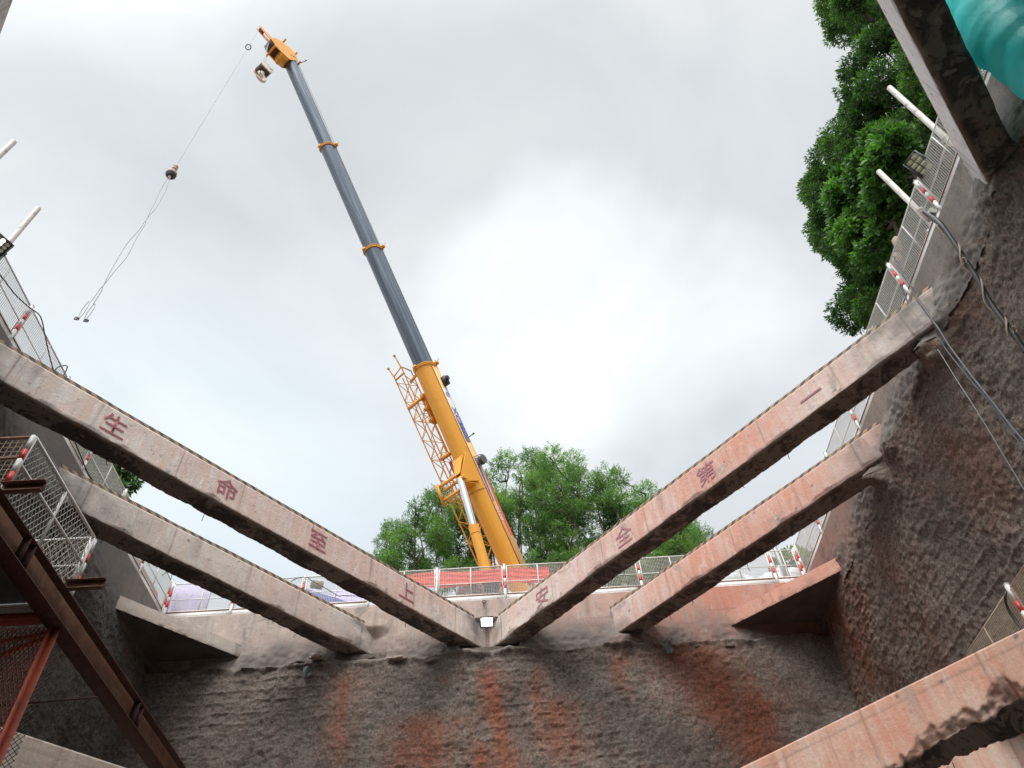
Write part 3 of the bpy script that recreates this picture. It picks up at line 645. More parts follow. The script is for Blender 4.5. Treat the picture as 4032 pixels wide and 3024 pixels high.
# lip of set mortar and rags on the front wall ledge
def rock(c, r, seed, sq=(1, 1, 1), n=14):
    a = np.linspace(0, math.pi, n)[:, None]; b = np.linspace(0, 2*math.pi, 2*n+1)[None]
    x, y, z = np.sin(a)*np.cos(b), np.sin(a)*np.sin(b), np.cos(a)+0*b
    k = r*(1+.55*fbm(x*2.2, y*2.2, z*2.2, seed, 4))
    return np.stack([x*k*sq[0], y*k*sq[1], z*k*sq[2]], -1)+np.array(c)
for px, py, r, sq in ((1565, 2592, .16, (1.9, .8, .8)), (1245, 2585, .17, (1.2, .8, 1.0)), (1180, 2606, .1, (1.6, .7, .7)), (1900, 2570, .14, (1.6, .7, .6)), (1465, 2590, .08, (1.5, .7, .8)), (2870, 2545, .10, (1.8, .7, .6)), (2750, 2545, .09, (1.5, .7, .6)), (2640, 2545, .07, (2, .8, .7)), (1700, 2600, .13, (1.8, .8, 1)), (2240, 2565, .08, (2.2, .7, .5))):
    c = on(px, py, 'y', YF-.12); mb = MB(); mb.grid(rock(c, r*.72, int(px), (sq[0]*1.25, sq[1], sq[2]*.75)))
    o = part('mortar_lump', mb, M['cap_f'] if px in (1565, 1245) else M['shot'], fw)
M['rag'] = m_plain('grey_green_rag', (.20, .24, .22), .9, 0, .5, 6, bumpamt=.6)
for px, py, h, lb in ((1210, 2645, .32, 'crumpled grey-green rag on the wall ledge under the shorter left beam'), (2630, 2545, .42, 'torn grey rag hanging on the wall below the shorter right beam')):
    c = on(px, py, 'y', YF-.25); mb = MB(); K, J = np.meshgrid(np.linspace(0, 1, 22), np.linspace(0, 1, 12), indexing='ij')
    Wd = .16*(1-.5*K)
    G = np.stack([c[0]+(J-.5)*Wd*2+.05*fbm(K*4, J*3, 0, 3), c[1]+.05*np.sin(J*9+K*3)+.03*fbm(K*5, J*5, 0, 6), c[2]+(.5-K)*h+.04*fbm(J*4, K, 0, 4)], -1)
    mb.grid(G); mb.grid(G[::-1]+np.array([0, .012, 0])); single('rag', mb, M['rag'], lb, 'rag', c, smooth=True)
c = on(1905, 2372, 'y', YF-.05); mb = MB()
a = np.linspace(0, 2*math.pi, 17); mb.tube(np.stack([c[0]+.045*np.cos(a), 0*a+c[1], c[2]+.03+.045*np.sin(a)], -1), .011, 6, cap=False)
mb.tube([c+[0, 0, -.015], c+[.005, .0, -.13]], .014, 6); part('eye_bolt', mb, M['rustdark'], fw)

# ---------------------------------------------------------------- fences
def wires(mb, p0, p1, zb, zt, sp=.045, r=.0045):
    p0, p1 = np.array(p0, float), np.array(p1, float); d = p1-p0; L = np.linalg.norm(d); d = d/L; n = np.array([-d[1], d[0], 0])
    V, F = [], []
    def bar(a, b, x, y):
        k = len(V)
        for e in (a, b):
            for s_ in ((-1, -1), (1, -1), (1, 1), (-1, 1)): V.append(e+s_[0]*r*x+s_[1]*r*y)
        for j in range(4): F.append([k+j, k+(j+1) % 4, k+4+(j+1) % 4, k+4+j])
    for u in np.arange(sp, L-.01, sp): bar(p0+d*u+Z*zb, p0+d*u+Z*zt, d, n)
    for z in np.arange(zb+sp, zt-.01, sp): bar(p0+Z*z, p1+Z*z, n, Z)
    mb.add(V, F); return mb
def diamond(mb, p0, p1, zb, zt, sp=.075, r=.004, ang=60):
    """expanded-metal look: two families of slanted wires clipped to the panel"""
    p0, p1 = np.array(p0, float), np.array(p1, float); d = p1-p0; L = np.linalg.norm(d); d = d/L; n = np.array([-d[1], d[0], 0]); H = zt-zb
    V, F = [], []; k_ = math.tan(math.radians(ang))
    for sgn in (1, -1):
        u0 = -H/k_ if sgn > 0 else 0
        for u in np.arange(u0, L+(0 if sgn > 0 else H/k_), sp):
            # line u' = u + sgn*z/k_
            ts = [0, H]
            if sgn > 0:
                za, zb_ = max(0, -u*k_), min(H, (L-u)*k_)
            else:
                za, zb_ = max(0, (u-L)*k_), min(H, u*k_)
            if zb_-za < .02: continue
            a = p0+d*(u+sgn*za/k_)+Z*(zb+za); b = p0+d*(u+sgn*zb_/k_)+Z*(zb+zb_)
            dd = (b-a)/np.linalg.norm(b-a); y = np.cross(dd, n)
            k = len(V)
            for e in (a, b):
                for s_ in ((-1, -1), (1, -1), (1, 1), (-1, 1)): V.append(e+s_[0]*r*n+s_[1]*r*y)
            for j in range(4): F.append([k+j, k+(j+1) % 4, k+4+(j+1) % 4, k+4+j])
    mb.add(V, F); return mb
def panel(th, p0, p1, zb, zt, frame=M['whitefence'], wire=M['wire'], mid=True, kind='grid', bar=.025, midz=.42, sp=.05, r=.0034):
    p0, p1 = np.array([*p0, 0.]), np.array([*p1, 0.]); d = (p1-p0)/np.linalg.norm(p1-p0); n = np.array([-d[1], d[0], 0])
    mb = MB()
    for z in (zb+bar/2, zt-bar/2): mb.bar(p0+Z*z, p1+Z*z, bar, bar)
    for p in (p0+d*bar/2, p1-d*bar/2): mb.bar(p+Z*(zb+bar), p+Z*(zt-bar), bar, bar, up=n)
    zm = zb+(zt-zb)*midz; pm = (p0+p1)/2
    if mid:
        mb.bar(p0+d*bar+Z*zm, p1-d*bar+Z*zm, bar*.8, bar*.8); mb.bar(pm+Z*(zb+bar)+n*.003, pm+Z*(zt-bar)+n*.003, bar, bar, up=n)
    part('panel_frame', mb, frame, th)
    mb = MB()
    q0, q1 = p0+n*.008, p1+n*.008
    (wires if kind == 'grid' else diamond)(mb, q0, q1, zb+bar, zt-bar, sp, r); part('wire_mesh', mb, wire, th)
def post(th, p, zb, zt, d, bands=True, w_=.065):
    d = np.array([*d, 0.]); n = np.array([-d[1], d[0], 0]); p = np.array([*p, 0.]); mb = MB()
    z = zb; k = 0; fr_ = [.30, .15, .14, .15, .26] if bands else [1.]
    for q_ in fr_:
        z1 = z+q_*(zt-zb); mb.box(p+Z*(z+z1)/2, (w_, w_, z1-z), [d, n, Z], 1 if (bands and k % 2 == 1) else 0); z = z1; k += 1
    mb.box(p+Z*(zt+.006), (w_+.012, w_+.012, .012), [d, n, Z], 0)
    for zz in (zb+.22, zt-.12): mb.box(p+Z*zz, (w_+.035, w_*.6, .025), [d, n, Z], 0)
    part('fence_post', mb, [M['white'], M['red']], th)
def run_fence(label, pts, zb, zt, white=(), off=(0, 0), toe=True, skipmid=(), **kw):
    pts = [np.array(p, float) for p in pts]; d = (pts[-1]-pts[0]); d /= np.linalg.norm(d)
    mid = (pts[0]+pts[-1])/2
    th = thing('mesh_fence', label, 'fence', (mid[0], mid[1], 13.62))
    for i in range(len(pts)-1):
        panel(th, pts[i]+d*.055, pts[i+1]-d*.055, zb, zt, **kw)
        if toe:
            mb = MB(); a, b = pts[i]+d*.05, pts[i+1]-d*.05
            n = np.array([-d[1], d[0]])
            mb.bar((*a, 13.735), (*b, 13.735), .012, .17); mb.bar((*a, zb-.012), (*b, zb-.012), .05, .022, m=1); mb.bar((*a, 13.645), (*b, 13.645), .05, .012)
            part('toe_board', mb, [M['white'], M['toprust']], th)
    for i, p in enumerate(pts): post(th, p, 13.63, zt+.04, d, bands=i not in white)
    return th
M['toprust'] = m_plain('rusty_rail', (.34, .17, .10), .7, 0, .4, 3, dirt=(.5, .36, .26), dscale=3)
FB, FT = 13.84, 14.86
fy = YF+.06
front_f = run_fence('white mesh guard fence along the far edge of the pit, in front of the crane', [(x, fy) for x in (-10.15, -8.18, -6.13, -4.1, -2.07, 0, 2.05, 4.12, 6.15, 8.2, 9.05)], FB, FT, white=(4,))
right_f = run_fence('white mesh guard fence along the right edge of the pit below the big tree', [(XR+.06, y) for y in (4.75, 5.68, 7.7, 9.72, 11.75, 13.77, 15.8, 17.85, 19.9)], FB, FT)
left_f = run_fence('white mesh guard fence along the left edge of the pit with dark cable on it', [(XL-.06, y) for y in (3.6, 5.65, 7.7, 9.74, 11.8, 13.75, 15.8, 17.9, 19.9)], FB, FT)

# ---------------------------------------------------------------- red banner
bx0, bx1 = on(1580, 2300, 'y', fy)[0], on(2165, 2270, 'y', fy)[0]
mb = MB(); U, K = np.meshgrid(np.linspace(bx0, bx1, 150), np.linspace(0, 1, 16), indexing='ij')
zt = 14.80-.05*np.sin(U*1.55)**2+.012*vn(U*3, 0, 0, 4); zb = 14.30-.09*np.abs(np.sin(U*1.4+.6))+.02*vn(U*2, 0, 0, 9)
G = np.stack([U, fy+.045+.03*fbm(U*2.2, K*7, 0, 5, 3)+.015*np.sin(K*20+U*3), zb+(zt-zb)*K], -1)
mb.grid(G); mb.grid(G[::-1]+np.array([0, .004, 0]))
single('banner', mb, M['banner'], 'long red cloth banner tied behind the mesh fence in front of the crane', 'banner', (0, fy, 14.5), smooth=True)

# ---------------------------------------------------------------- mobile crane
P0 = ray(2010, 2222)*33.0; P4 = ray(1130, 225)*33.0*1.35
BD = (P4-P0)/np.linalg.norm(P4-P0); BL = np.linalg.norm(P4-P0)
AZ = np.array([BD[0], BD[1], 0]); AZ /= np.linalg.norm(AZ)
NB = AZ*BD[2]-Z*math.hypot(BD[0], BD[1])     # normal of the boom's underside
WL = np.cross(BD, NB); WL = WL if WL@RR < 0 else -WL   # towards the viewer's left
def bp(t_, n_=0, w_=0): return P0+BD*t_+NB*n_+WL*w_
FOOT = bp(-6.2); crane_base = np.array([FOOT[0]-.5, FOOT[1]-.6, GZ])
crane = thing('mobile_crane', 'yellow telescopic truck crane towering over the pit with its boom fully raised', 'crane', crane_base)
def section(mb, t0, t1, w_, h_, m=0, round_=.42, steps=2, mside=None, flare=0):
    prof = []
    hw = w_/2; top = -h_*.5; bot = h_*.5
    prof += [(-hw*.8, top), (-hw, top+.08)]
    k = 12
    for i in range(k+1):
        a = math.pi*i/k; prof.append((-hw*math.cos(a), bot-h_*round_+h_*round_*math.sin(a)))
    prof += [(hw, top+.08), (hw*.8, top)]
    prof = np.array(prof); n = len(prof)
    V = []
    for t_ in np.linspace(t0, t1, steps):
        V += [bp(t_, y, -x) for x, y in prof]
    V = np.array(V); F = []
    for s_ in range(steps-1):
        for j in range(n): F.append([s_*n+j, s_*n+(j+1) % n, (s_+1)*n+(j+1) % n, (s_+1)*n+j])
    mb.add(V, F, m)
    for s_, rv in ((0, 0), (steps-1, 1)):
        idx = V[s_*n:(s_+1)*n]; f = [[j, (j+1) % n, n] if rv else [(j+1) % n, j, n] for j in range(n)]
        mb.add(np.vstack([idx, idx.mean(0)]), f, m)
T1 = 10.0; ext = (BL-T1)/3
WB, HB = .84, .96
mb = MB(); section(mb, -6.2, T1, WB, HB, steps=30); boom = part('base_boom', mb, M['yellow'], crane, smooth=True)
secs = [(T1, T1+ext, .76, .84), (T1+ext, T1+2*ext, .69, .75), (T1+2*ext, BL, .62, .66)]
for i, (a, b, w_, h_) in enumerate(secs):
    mb = MB(); section(mb, a-.4, b, w_, h_, steps=20); part('telescopic_section', mb, M['boom'], crane, smooth=True)
def collar(t_, w_, h_, big=False):
    mb = MB(); section(mb, t_-.10, t_+.03, w_+.10, h_+.10); section(mb, t_-.02, t_+.02, w_+.14, h_+.12)
    for s_ in (-1, 1):
        mb.box(bp(t_+.02, -h_*.45, s_*(w_/2+.10)), (.22, .10, .10), [BD, NB, WL]); mb.bar(bp(t_, -h_*.5, -w_/2), bp(t_+.25, -h_*.5-.18, -w_/2-.15), .02)
    mb.box(bp(t_+.03, h_*.5+.04, .12), (.12, .08, .2), [BD, NB, WL])
    part('boom_collar', mb, M['yellow'], crane)
collar(T1, WB, HB); collar(T1+ext, .76, .84); collar(T1+2*ext, .69, .75)
# side panel strips with writing
mb = MB(); hw = WB/2+.006
mb.box(bp(2.0, -.24, -hw-.004), (15.6, .40, .012), [BD, NB, WL]); mb.box(bp(2.0, -.03, -hw-.006), (15.6, .035, .02), [BD, NB, WL])
strip = part('side_panel', mb, M['yellowpale'], crane)
mb = MB(); mb.box(bp(2.0, -.005, -hw-.012), (15.6, .02, .012), [BD, NB, WL]); part('shadow_rail', mb, M['rustdark'], crane)
def btext(txt, size, t_, n_, mat, name, wgt=.0, sx=1.):
    letter(crane, txt, size, bp(t_, n_, -hw-.010), -BD, -NB, -WL, mat, name, wgt, thick=.006, sx=sx)
M['decalgrey'] = m_plain('pale_decal', (.62, .60, .60), .5, 0, .06, 3)
mb = MB(); mb.box(bp(7.15, -.25, -hw-.011), (2.9, .34, .004), [BD, NB, WL]); part('decal_panel', mb, M['decalgrey'], crane)
letter(crane, 'XCMG', .42, bp(6.75, -.25, -hw-.013), -BD, -NB, -WL, M['blueprint'], 'lettering', .012, thick=.004, sx=1.35)
mb = MB(); a = np.linspace(0, 2*math.pi, 25); mb.tube(np.array([bp(8.25+.13*math.cos(x_), -.25+.13*math.sin(x_), -hw-.016) for x_ in a]), .012, 4, cap=False)
mb.tube(np.array([bp(8.25+.05*math.cos(x_), -.25+.08*math.sin(x_), -hw-.016) for x_ in a]), .010, 4, cap=False); part('round_emblem', mb, M['blueprint'], crane)
# slanted blue flash, red field and number lower down
def quad(pts, mat, name):
    P = np.array([bp(*p) for p in pts]); mb = MB(); mb.prism(P, -WL, .003); part(name, mb, mat, crane)
o_ = -hw-.011
quad([(4.9, -.12, o_), (4.9, -.30, o_), (2.75, -.17, o_), (2.75, -.08, o_)], M['blueprint'], 'blue_flash')
quad([(4.1, -.36, o_), (4.1, -.43, o_), (1.1, -.43, o_), (1.1, -.23, o_), (1.9, -.23, o_)], M['redprint'], 'red_flash')
letter(crane, 'E110', .30, bp(2.15, -.15, -hw-.013), -BD, -NB, -WL, M['decalgrey'], 'lettering', .010, thick=.004, sx=1.1)
letter(crane, '13767717788', .26, bp(-1.6, -.26, -hw-.013), -BD, -NB, -WL, M['redprint'], 'lettering', .006, thick=.004, sx=1.55)
# cable reels on the side
def reel(t_, r, w_):
    mb = MB(); c0 = bp(t_, -.34, -hw-.02); mb.cyl(c0, c0-WL*w_*.35, r*.8, 20, 1); mb.cyl(c0-WL*w_*.35, c0-WL*w_*.45, r, 20); mb.cyl(c0-WL*w_*.45, c0-WL*w_*.9, r*.86, 20); mb.cyl(c0-WL*w_*.9, c0-WL*w_, r, 20)
    for s_ in (-1, 1): mb.tube([bp(t_+s_*r*1.1, -.1, -hw), bp(t_+s_*r*1.1, -.3, -hw-w_*.9), bp(t_+s_*r*.3, -.36, -hw-w_*1.1)], .018, 6)
    part('cable_reel', mb, [M['dgrey'], M['grey']], crane)
reel(5.05-.35, .22, .30)
mb = MB(); mb.box(bp(8.95, -.38, -hw-.12), (.42, .26, .24), [BD, NB, WL]); mb.cyl(bp(9.02, -.40, -hw-.12), bp(9.02, -.40, -hw-.32), .12, 14); part('work_light', mb, M['black'], crane)
mb = MB(); mb.bar(bp(6.1-.1, -.45, -hw), bp(6.1, -.70, -hw-.12), .03); mb.sphere(bp(6.1, -.70, -hw-.14), .05); part('rope_guide', mb, M['black'], crane)
# boom support bracket (saddle) under the base section
mb = MB()
def saddle(t0, t1, extra=.02):
    V = []; k = 14
    prof = []
    for i in range(k+1):
        a = math.pi*i/k; prof.append((-(WB/2+extra)*math.cos(a), HB*.5-HB*.42+(HB*.42+extra)*math.sin(a)))
    for (x, y) in prof:
        tt = t1-1.1*math.sin(math.acos(max(-1, min(1, x/(WB/2+extra)))))**1.0
        V.append((x, y, tt))
    A_ = np.array([bp(tt, y, -x) for x, y, tt in V]); B_ = np.array([bp(t0, y, -x) for x, y, tt in V])
    G = np.stack([A_, B_], 1); mb.grid(G)
    mb.grid(G+NB*.02)
saddle(3.4, 5.55)
mb.prism([bp(5.2, .30, -WB/2-.03), bp(4.25, .95, -.16), bp(3.9, .95, -.16), bp(3.75, .30, -WB/2-.03)], WL, .04)
mb.prism([bp(5.2, .30, WB/2+.03), bp(4.25, .95, .16), bp(3.9, .95, .16), bp(3.75, .30, WB/2+.03)], -WL, .04)
mb.prism([bp(5.1, .46, -.30), bp(4.3, .95, -.16), bp(4.3, .95, .16), bp(5.1, .46, .30)], NB, .03)
mb.prism([bp(3.7, .46, -.36), bp(3.9, .96, -.16), bp(3.9, .96, .16), bp(3.7, .46, .36)], -BD, .03)
mb.cyl(bp(4.06, .90, -.26), bp(4.06, .90, .26), .10, 14)
part('cylinder_bracket', mb, M['yellow'], crane)
# luffing cylinder
C1 = bp(4.06, .92, 0); C2 = bp(.14, 1.81, 0); cdv = (C2-C1)/np.linalg.norm(C2-C1)
# keep both ends in the boom's plane and aim at the turntable
mb = MB(); mb.cyl(C1, C1+cdv*2.35, .15, 24); part('chrome_rod', mb, M['chrome'], crane, smooth=True)
mb = MB(); mb.cyl(C1+cdv*2.25, C1+cdv*2.62, .225, 24); mb.cyl(C1+cdv*2.6, C1+cdv*2.66, .20, 24); mb.cyl(C1+cdv*2.66, C1+cdv*7.6, .215, 24); mb.box(C1, (.2, .26, .2), [BD, WL, NB]); part('luffing_cylinder', mb, M['yellow'], crane, smooth=False)
# stowed lattice jib
def jp(t_, n_, w_): return bp(t_, n_, w_)
mb = MB(); t0j, t1j = -4.5, 10.4
def jc(t_, a, b):  # a: outer/inner, b: low/high
    k = t_/10.5
    return jp(t_, (.36*k if b else .36*k-.62)+(.0 if a else .06), (1.50 if a else .86))
for a in (0, 1):
    for b in (0, 1): mb.tube([jc(t_, a, b) for t_ in (t0j, 0, 5, t1j)], .030, 6)
ts = np.arange(t0j, t1j, .52)
for i, t_ in enumerate(ts[:-1]):
    t2 = ts[i+1]; f = i % 2
    for (a1, b1), (a2, b2) in (((0, 0), (0, 1)), ((1, 0), (1, 1)), ((0, 0), (1, 0)), ((0, 1), (1, 1))):
        p_, q_ = (jc(t_, a1, b1), jc(t2, a2, b2)) if f else (jc(t_, a2, b2), jc(t2, a1, b1))
        mb.tube([p_, q_], .019, 5)
    if i % 4 == 0:
        for (a1, b1), (a2, b2) in (((0, 0), (0, 1)), ((1, 0), (1, 1)), ((0, 0), (1, 0)), ((0, 1), (1, 1))): mb.tube([jc(t_, a1, b1), jc(t_, a2, b2)], .016, 5)
jib = part('lattice_jib', mb, M['yellow'], crane)
mb = MB()
for a, b, dx in ((1, 1, .55), (0, 1, .85)):
    q = MB(); q.tube([jc(t1j, a, b), jc(t1j, a, b)+BD*dx+WL*.12], [.04, .03], 6); q.sphere(jc(t1j, a, b)+BD*dx+WL*.12, .07, 6); part('jib_lug', q, M['yellow'], crane)
mb.tube([jc(t1j, 1, 1), jc(t1j+.15, 0, 1), jc(t1j, 0, 0)], .035, 6); mb.bar(jc(t1j-.2, 1, 1), jc(t1j-.2, 0, 1), .08, .05)
for k, (ta, wd) in enumerate(((8.6, .16), (4.3, .10))):
    q = MB(); q.bar(jc(ta, 1, 1)+NB*.03, jc(ta, 0, 1)+NB*.03-WL*.3, wd, .08, up=NB); part('jib_cross_plate', q, M['yellow'], crane)
q = MB(); q.bar(bp(9.9, .1, WB/2), bp(9.75, .1, .95), .14, .05, up=NB); part('jib_hanger', q, M['yellow'], crane)
part('jib_head', mb, M['yellow'], crane)
mb = MB()
mb.bar(bp(4.5, .42, 1.62), bp(4.55, .3, .48), .15, .05, up=NB); mb.bar(bp(3.85, .42, 1.62), bp(3.9, .3, .48), .15, .05, up=NB); mb.bar(bp(4.65, .44, 1.62), bp(3.6, .44, 1.62), .17, .05, up=NB)
part('jib_bracket', mb, M['yellow'], crane)
mb = MB(); mb.bar(bp(5.6, .25, .42), bp(5.6, .25, .95), .14, .18, up=NB); part('jib_pin_block', mb, M['yellow'], crane)
mb = MB()
mb.bar(bp(8.9, .05, .62), bp(7.3, .05, .62), .14, .28, up=NB); mb.bar(bp(5.3, .15, .62), bp(4.2, .15, .60), .12, .14, up=NB, m=1)
for t_ in (8.7, 8.1, 7.5): mb.cyl(bp(t_, .20, .5), bp(t_, .20, .74), .10, 12, 0)
mb.tube([bp(7.3, .1, .62), bp(6.4, .12, .60), bp(5.6, .15, .6)], .05, 6); part('jib_ram', mb, [M['yellow'], M['maroon']], crane)
# boom head
hp = [(-.80, .40), (-.42, -.38), (.22, -.40), (.55, -.05), (.70, .40), (.62, .95), (.36, 1.24), (-.20, 1.12), (-.58, .78)]
for s_ in (-1, 1):
    mb = MB(); mb.prism([bp(BL+t_, n_, s_*.30) for t_, n_ in hp], WL*s_, .05); part('head_cheek', mb, M['yellow'], crane)
mb = MB(); section(mb, BL-.25, BL-.02, .74, .76); mb.box(bp(BL+.25, -.44, 0), (.8, .06, .6), [BD, NB, WL]); mb.box(bp(BL-.55, .62, 0), (.5, .45, .6), [BD, NB, WL]); part('head_collar', mb, M['yellow'], crane)
for t_, n_ in ((-.45, -.50), (.35, -.56), (1.1, -.02), (-.35, 1.28)):
    mb = MB(); mb.cyl(bp(BL+t_, n_, -.42), bp(BL+t_, n_, .42), .055, 10); part('head_pin', mb, M['yellow'], crane)
M['sheave'] = m_plain('maroon_sheaves', (.10, .045, .06), .5, 0, .3, 8)
for k in range(6):
    w_ = -.23+.092*k; mb = MB()
    mb.cyl(bp(BL+.15, .88, w_-.03), bp(BL+.15, .88, w_+.03), .44, 22); part('head_sheave', mb, M['sheave'], crane)
mb = MB()
for s_ in (-1, 1): mb.prism([bp(BL+.75, .55, s_*.09), bp(BL+1.0, .85, s_*.09), bp(BL+1.5, 1.38, s_*.09), bp(BL+1.42, 1.55, s_*.09), bp(BL+1.1, 1.35, s_*.09), bp(BL+.6, .95, s_*.09)], WL*s_, .03)
part('tip_arm', mb, M['yellow'], crane)
mb = MB(); mb.cyl(bp(BL+1.28, 1.33, -.05), bp(BL+1.28, 1.33, .05), .17, 18); part('tip_sheave', mb, M['maroon'], crane)
mb = MB(); mb.tube([bp(BL-.5, -.50, -.33), bp(BL-.35, -.80, -.55)], .025, 6); mb.sphere(bp(BL-.33, -.82, -.57), .05, 6); part('anemometer', mb, M['dgrey'], crane)
# winch rope along the back of the boom
mb = MB(); mb.tube([bp(-3, -.62, -.15), bp(T1, -.70, -.15), bp(BL, -.60, -.15)], .011, 5); part('winch_rope', mb, M['rope'], crane)
# ring on the hoist rope, hook ball, slings
top = bp(BL+1.28, 1.50, 0)
_q = on(676, 683, 'y', top[1]); RX, RY, zball = _q; _q2 = on(310, 1262, 'y', top[1]); zsl = _q2[2]; zr = on(1013, 184, 'y', top[1])[2]; rx = lambda z: RX+(top[0]-RX)*(z-zball)/(top[2]-zball)
hoist = thing('hook_ball', 'small ball weight hanging from the crane tip on a long thin rope', 'crane hook', (RX, RY, zball))
mb = MB(); mb.tube([[top[0], RY, top[2]], [rx(zball+.5), RY, zball+.5]], .011, 6); part('hoist_rope', mb, M['rope'], hoist)
mb = MB(); a = np.linspace(0, 2*math.pi, 25); mb.tube(np.array([rx(zr), RY, zr])+.14*np.cos(a)[:, None]*RR+.14*np.sin(a)[:, None]*UU, .028, 8, cap=False); part('limit_ring', mb, M['dgrey'], hoist, smooth=True)
mb = MB(); mb.sphere([RX, RY, zball], .20, 12, 0, (1, 1, .85)); mb.tube([[RX, RY, zball+.2], [RX, RY, zball+.5]], [.07, .04], 8); mb.tube([[RX, RY, zball-.2], [RX, RY, zball-.36]], .06, 8)
for k in range(3): mb.cyl([RX, RY, zball+.36+.09*k], [RX, RY, zball+.40+.09*k], .10, 12)
M['ball'] = m_plain('ball_paint', (.50, .40, .33), .6, 0, .3, 4); M['ballcap'] = M['ball']
part('ball_weight', mb, M['ball'], hoist, smooth=True)
mb = MB(); mb.cyl([RX, RY, zball-.26], [RX, RY, zball-.13], .13, 16, r2=.20); part('ball_skirt', mb, M['black'], hoist)
sling = thing('wire_slings', 'pair of twisted wire slings dangling empty below the hook ball', 'sling', (RX, RY, zsl))
zs = np.linspace(zball-.33, zsl+.9, 60)
for sg in (-1, 1):
    k = (zball-.33-zs)/(zball-.33-zsl); amp = .085*np.abs(np.sin(k*math.pi*2.3+.4))*np.sin(np.clip(k, 0, 1)*math.pi)**.4+.02
    x = RX+(_q2[0]-RX)*k+.16*np.sin(k*math.pi)+sg*amp*np.sign(np.sin(k*math.pi*2.3+.4))+.05*vn(k*9, 0, 0, 3+sg); y = RY+.06*vn(k*8, 0, 3, 6+sg)
    mb = MB(); mb.tube(np.stack([x, y, zs], -1), .012, 6)
    e = np.array([x[-1], y[-1], zs[-1]]); ek = e+np.array([sg*.10, 0, -.80])
    a = np.linspace(0, 2*math.pi, 21); loop = np.stack([(e[0]+ek[0])/2+.06*np.sin(a), e[1]+0*a, (e[2]+ek[2])/2+.42*np.cos(a)], -1); mb.tube(loop, .012, 6, cap=False)
    part('sling_rope', mb, M['rope'], sling)
    mb = MB(); a = np.linspace(0, 2*math.pi, 13); mb.tube(np.stack([ek[0]+.05*np.cos(a), ek[1]+.03*np.cos(a), ek[2]-.04+.06*np.sin(a)], -1), .016, 6, cap=False); mb.cyl(ek+[-.07, 0, -.08], ek+[.07, 0, -.02], .02, 8); part('shackle', mb, M['dgrey'], sling)
# hook block under the boom head
hb = onp(1038, 278, bp(BL+.2, 1.3, 0), np.array([FW[0], FW[1], 0]))
block = thing('hook_block', 'heavy pulley block with white cheek plates hanging right under the boom head', 'crane hook', hb)
e1 = RR*.75-UU*.1; e1 = np.array([e1[0], e1[1], 0]); e1 /= np.linalg.norm(e1); e2 = np.array([-e1[1], e1[0], 0]); e3 = Z
ax1 = (e1*.72-e2*.69); ax1 /= np.linalg.norm(ax1); ax2 = np.cross(Z, ax1)
M['cream'] = m_plain('cream_paint', (.74, .66, .58), .5, 0, .2, 4, dirt=(.2, .15, .12), dscale=4)
for s_ in (-1, 1):
    mb = MB(); pts = [hb+ax2*x*.75+Z*y*.8 for x, y in ((-.30, .42), (.30, .42), (.48, .12), (.40, -.38), (-.40, -.38), (-.48, .12))]
    mb.prism([p+ax1*s_*.27 for p in pts], ax1*s_, .06); part('cheek_plate', mb, M['cream'], block)
mb = MB()
for k in range(5): mb.cyl(hb+ax1*(-.25+.10*k), hb+ax1*(-.25+.10*k+.06), .34, 20)
part('sheaves', mb, M['sheave'], block)
mb = MB(); a = np.linspace(-.6, 3.9, 16); mb.tube([hb+Z*-.30, hb+Z*-.6]+[hb+Z*-.92+ax2*(.26*math.sin(x_))*1+Z*.26*math.cos(x_) for x_ in a], [.12]*2+list(np.linspace(.13, .06, 16)), 10); part('hook', mb, M['cream'], block, smooth=True)
mb = MB()
for k in range(4):
    w_ = -.24+.15*k; mb.tube([hb+ax1*w_+Z*.3, bp(BL+.2, 1.36, w_)], .012, 5)
part('fall_rope', mb, M['rope'], block)
# superstructure and carrier behind the fence
mb = MB(); mb.cyl(crane_base+Z*1.35, crane_base+Z*1.75, 1.15, 32); part('slewing_ring', mb, M['dgrey'], crane)
axc = [AZ, np.cross(Z, AZ), Z]; cb = crane_base
mb = MB()
for s_ in (-1, 1): mb.prism([cb+AZ*-1.9+axc[1]*s_*.75+Z*1.75, cb+AZ*2.0+axc[1]*s_*.75+Z*1.75, cb+AZ*2.0+axc[1]*s_*.75+Z*2.2, FOOT*[1, 1, 0]+Z*(FOOT[2]+.4)+axc[1]*s_*.75+AZ*.4, FOOT*[1, 1, 0]+Z*(FOOT[2]+.4)+axc[1]*s_*.75-AZ*.5], axc[1]*s_, .08)
mb.box(cb+AZ*-3.1+Z*2.1, (1.5, 2.6, 1.1), axc); part('slewing_platform', mb, M['yellow'], crane)
mb = MB(); mb.box(cb+AZ*.9+axc[1]*1.45+Z*2.55, (1.7, .95, 1.5), axc); part('operator_cab', mb, M['yellow'], crane)
mb = MB(); mb.box(cb+AZ*.9+axc[1]*1.45+Z*2.8, (1.73, .8, .7), axc); part('cab_window', mb, M['black'], crane)
cax = [np.array([1., 0, 0]), np.array([0, 1., 0]), Z]
mb = MB(); mb.box(cb+[0, 0, 1.0], (13, 2.4, .55), cax); mb.box(cb+[7.2, 0, 1.4], (1.8, 2.7, 1.9), cax); part('carrier', mb, M['yellow'], crane)
for x in (-5, -3.4, 2.2, 3.8, 5.4):
    for s_ in (-1, 1):
        c = cb+[x, s_*1.05, .62]; mb = MB(); mb.cyl(c+[0, -.17, 0], c+[0, .17, 0], .62, 24); part('wheel', mb, M['black'], crane)
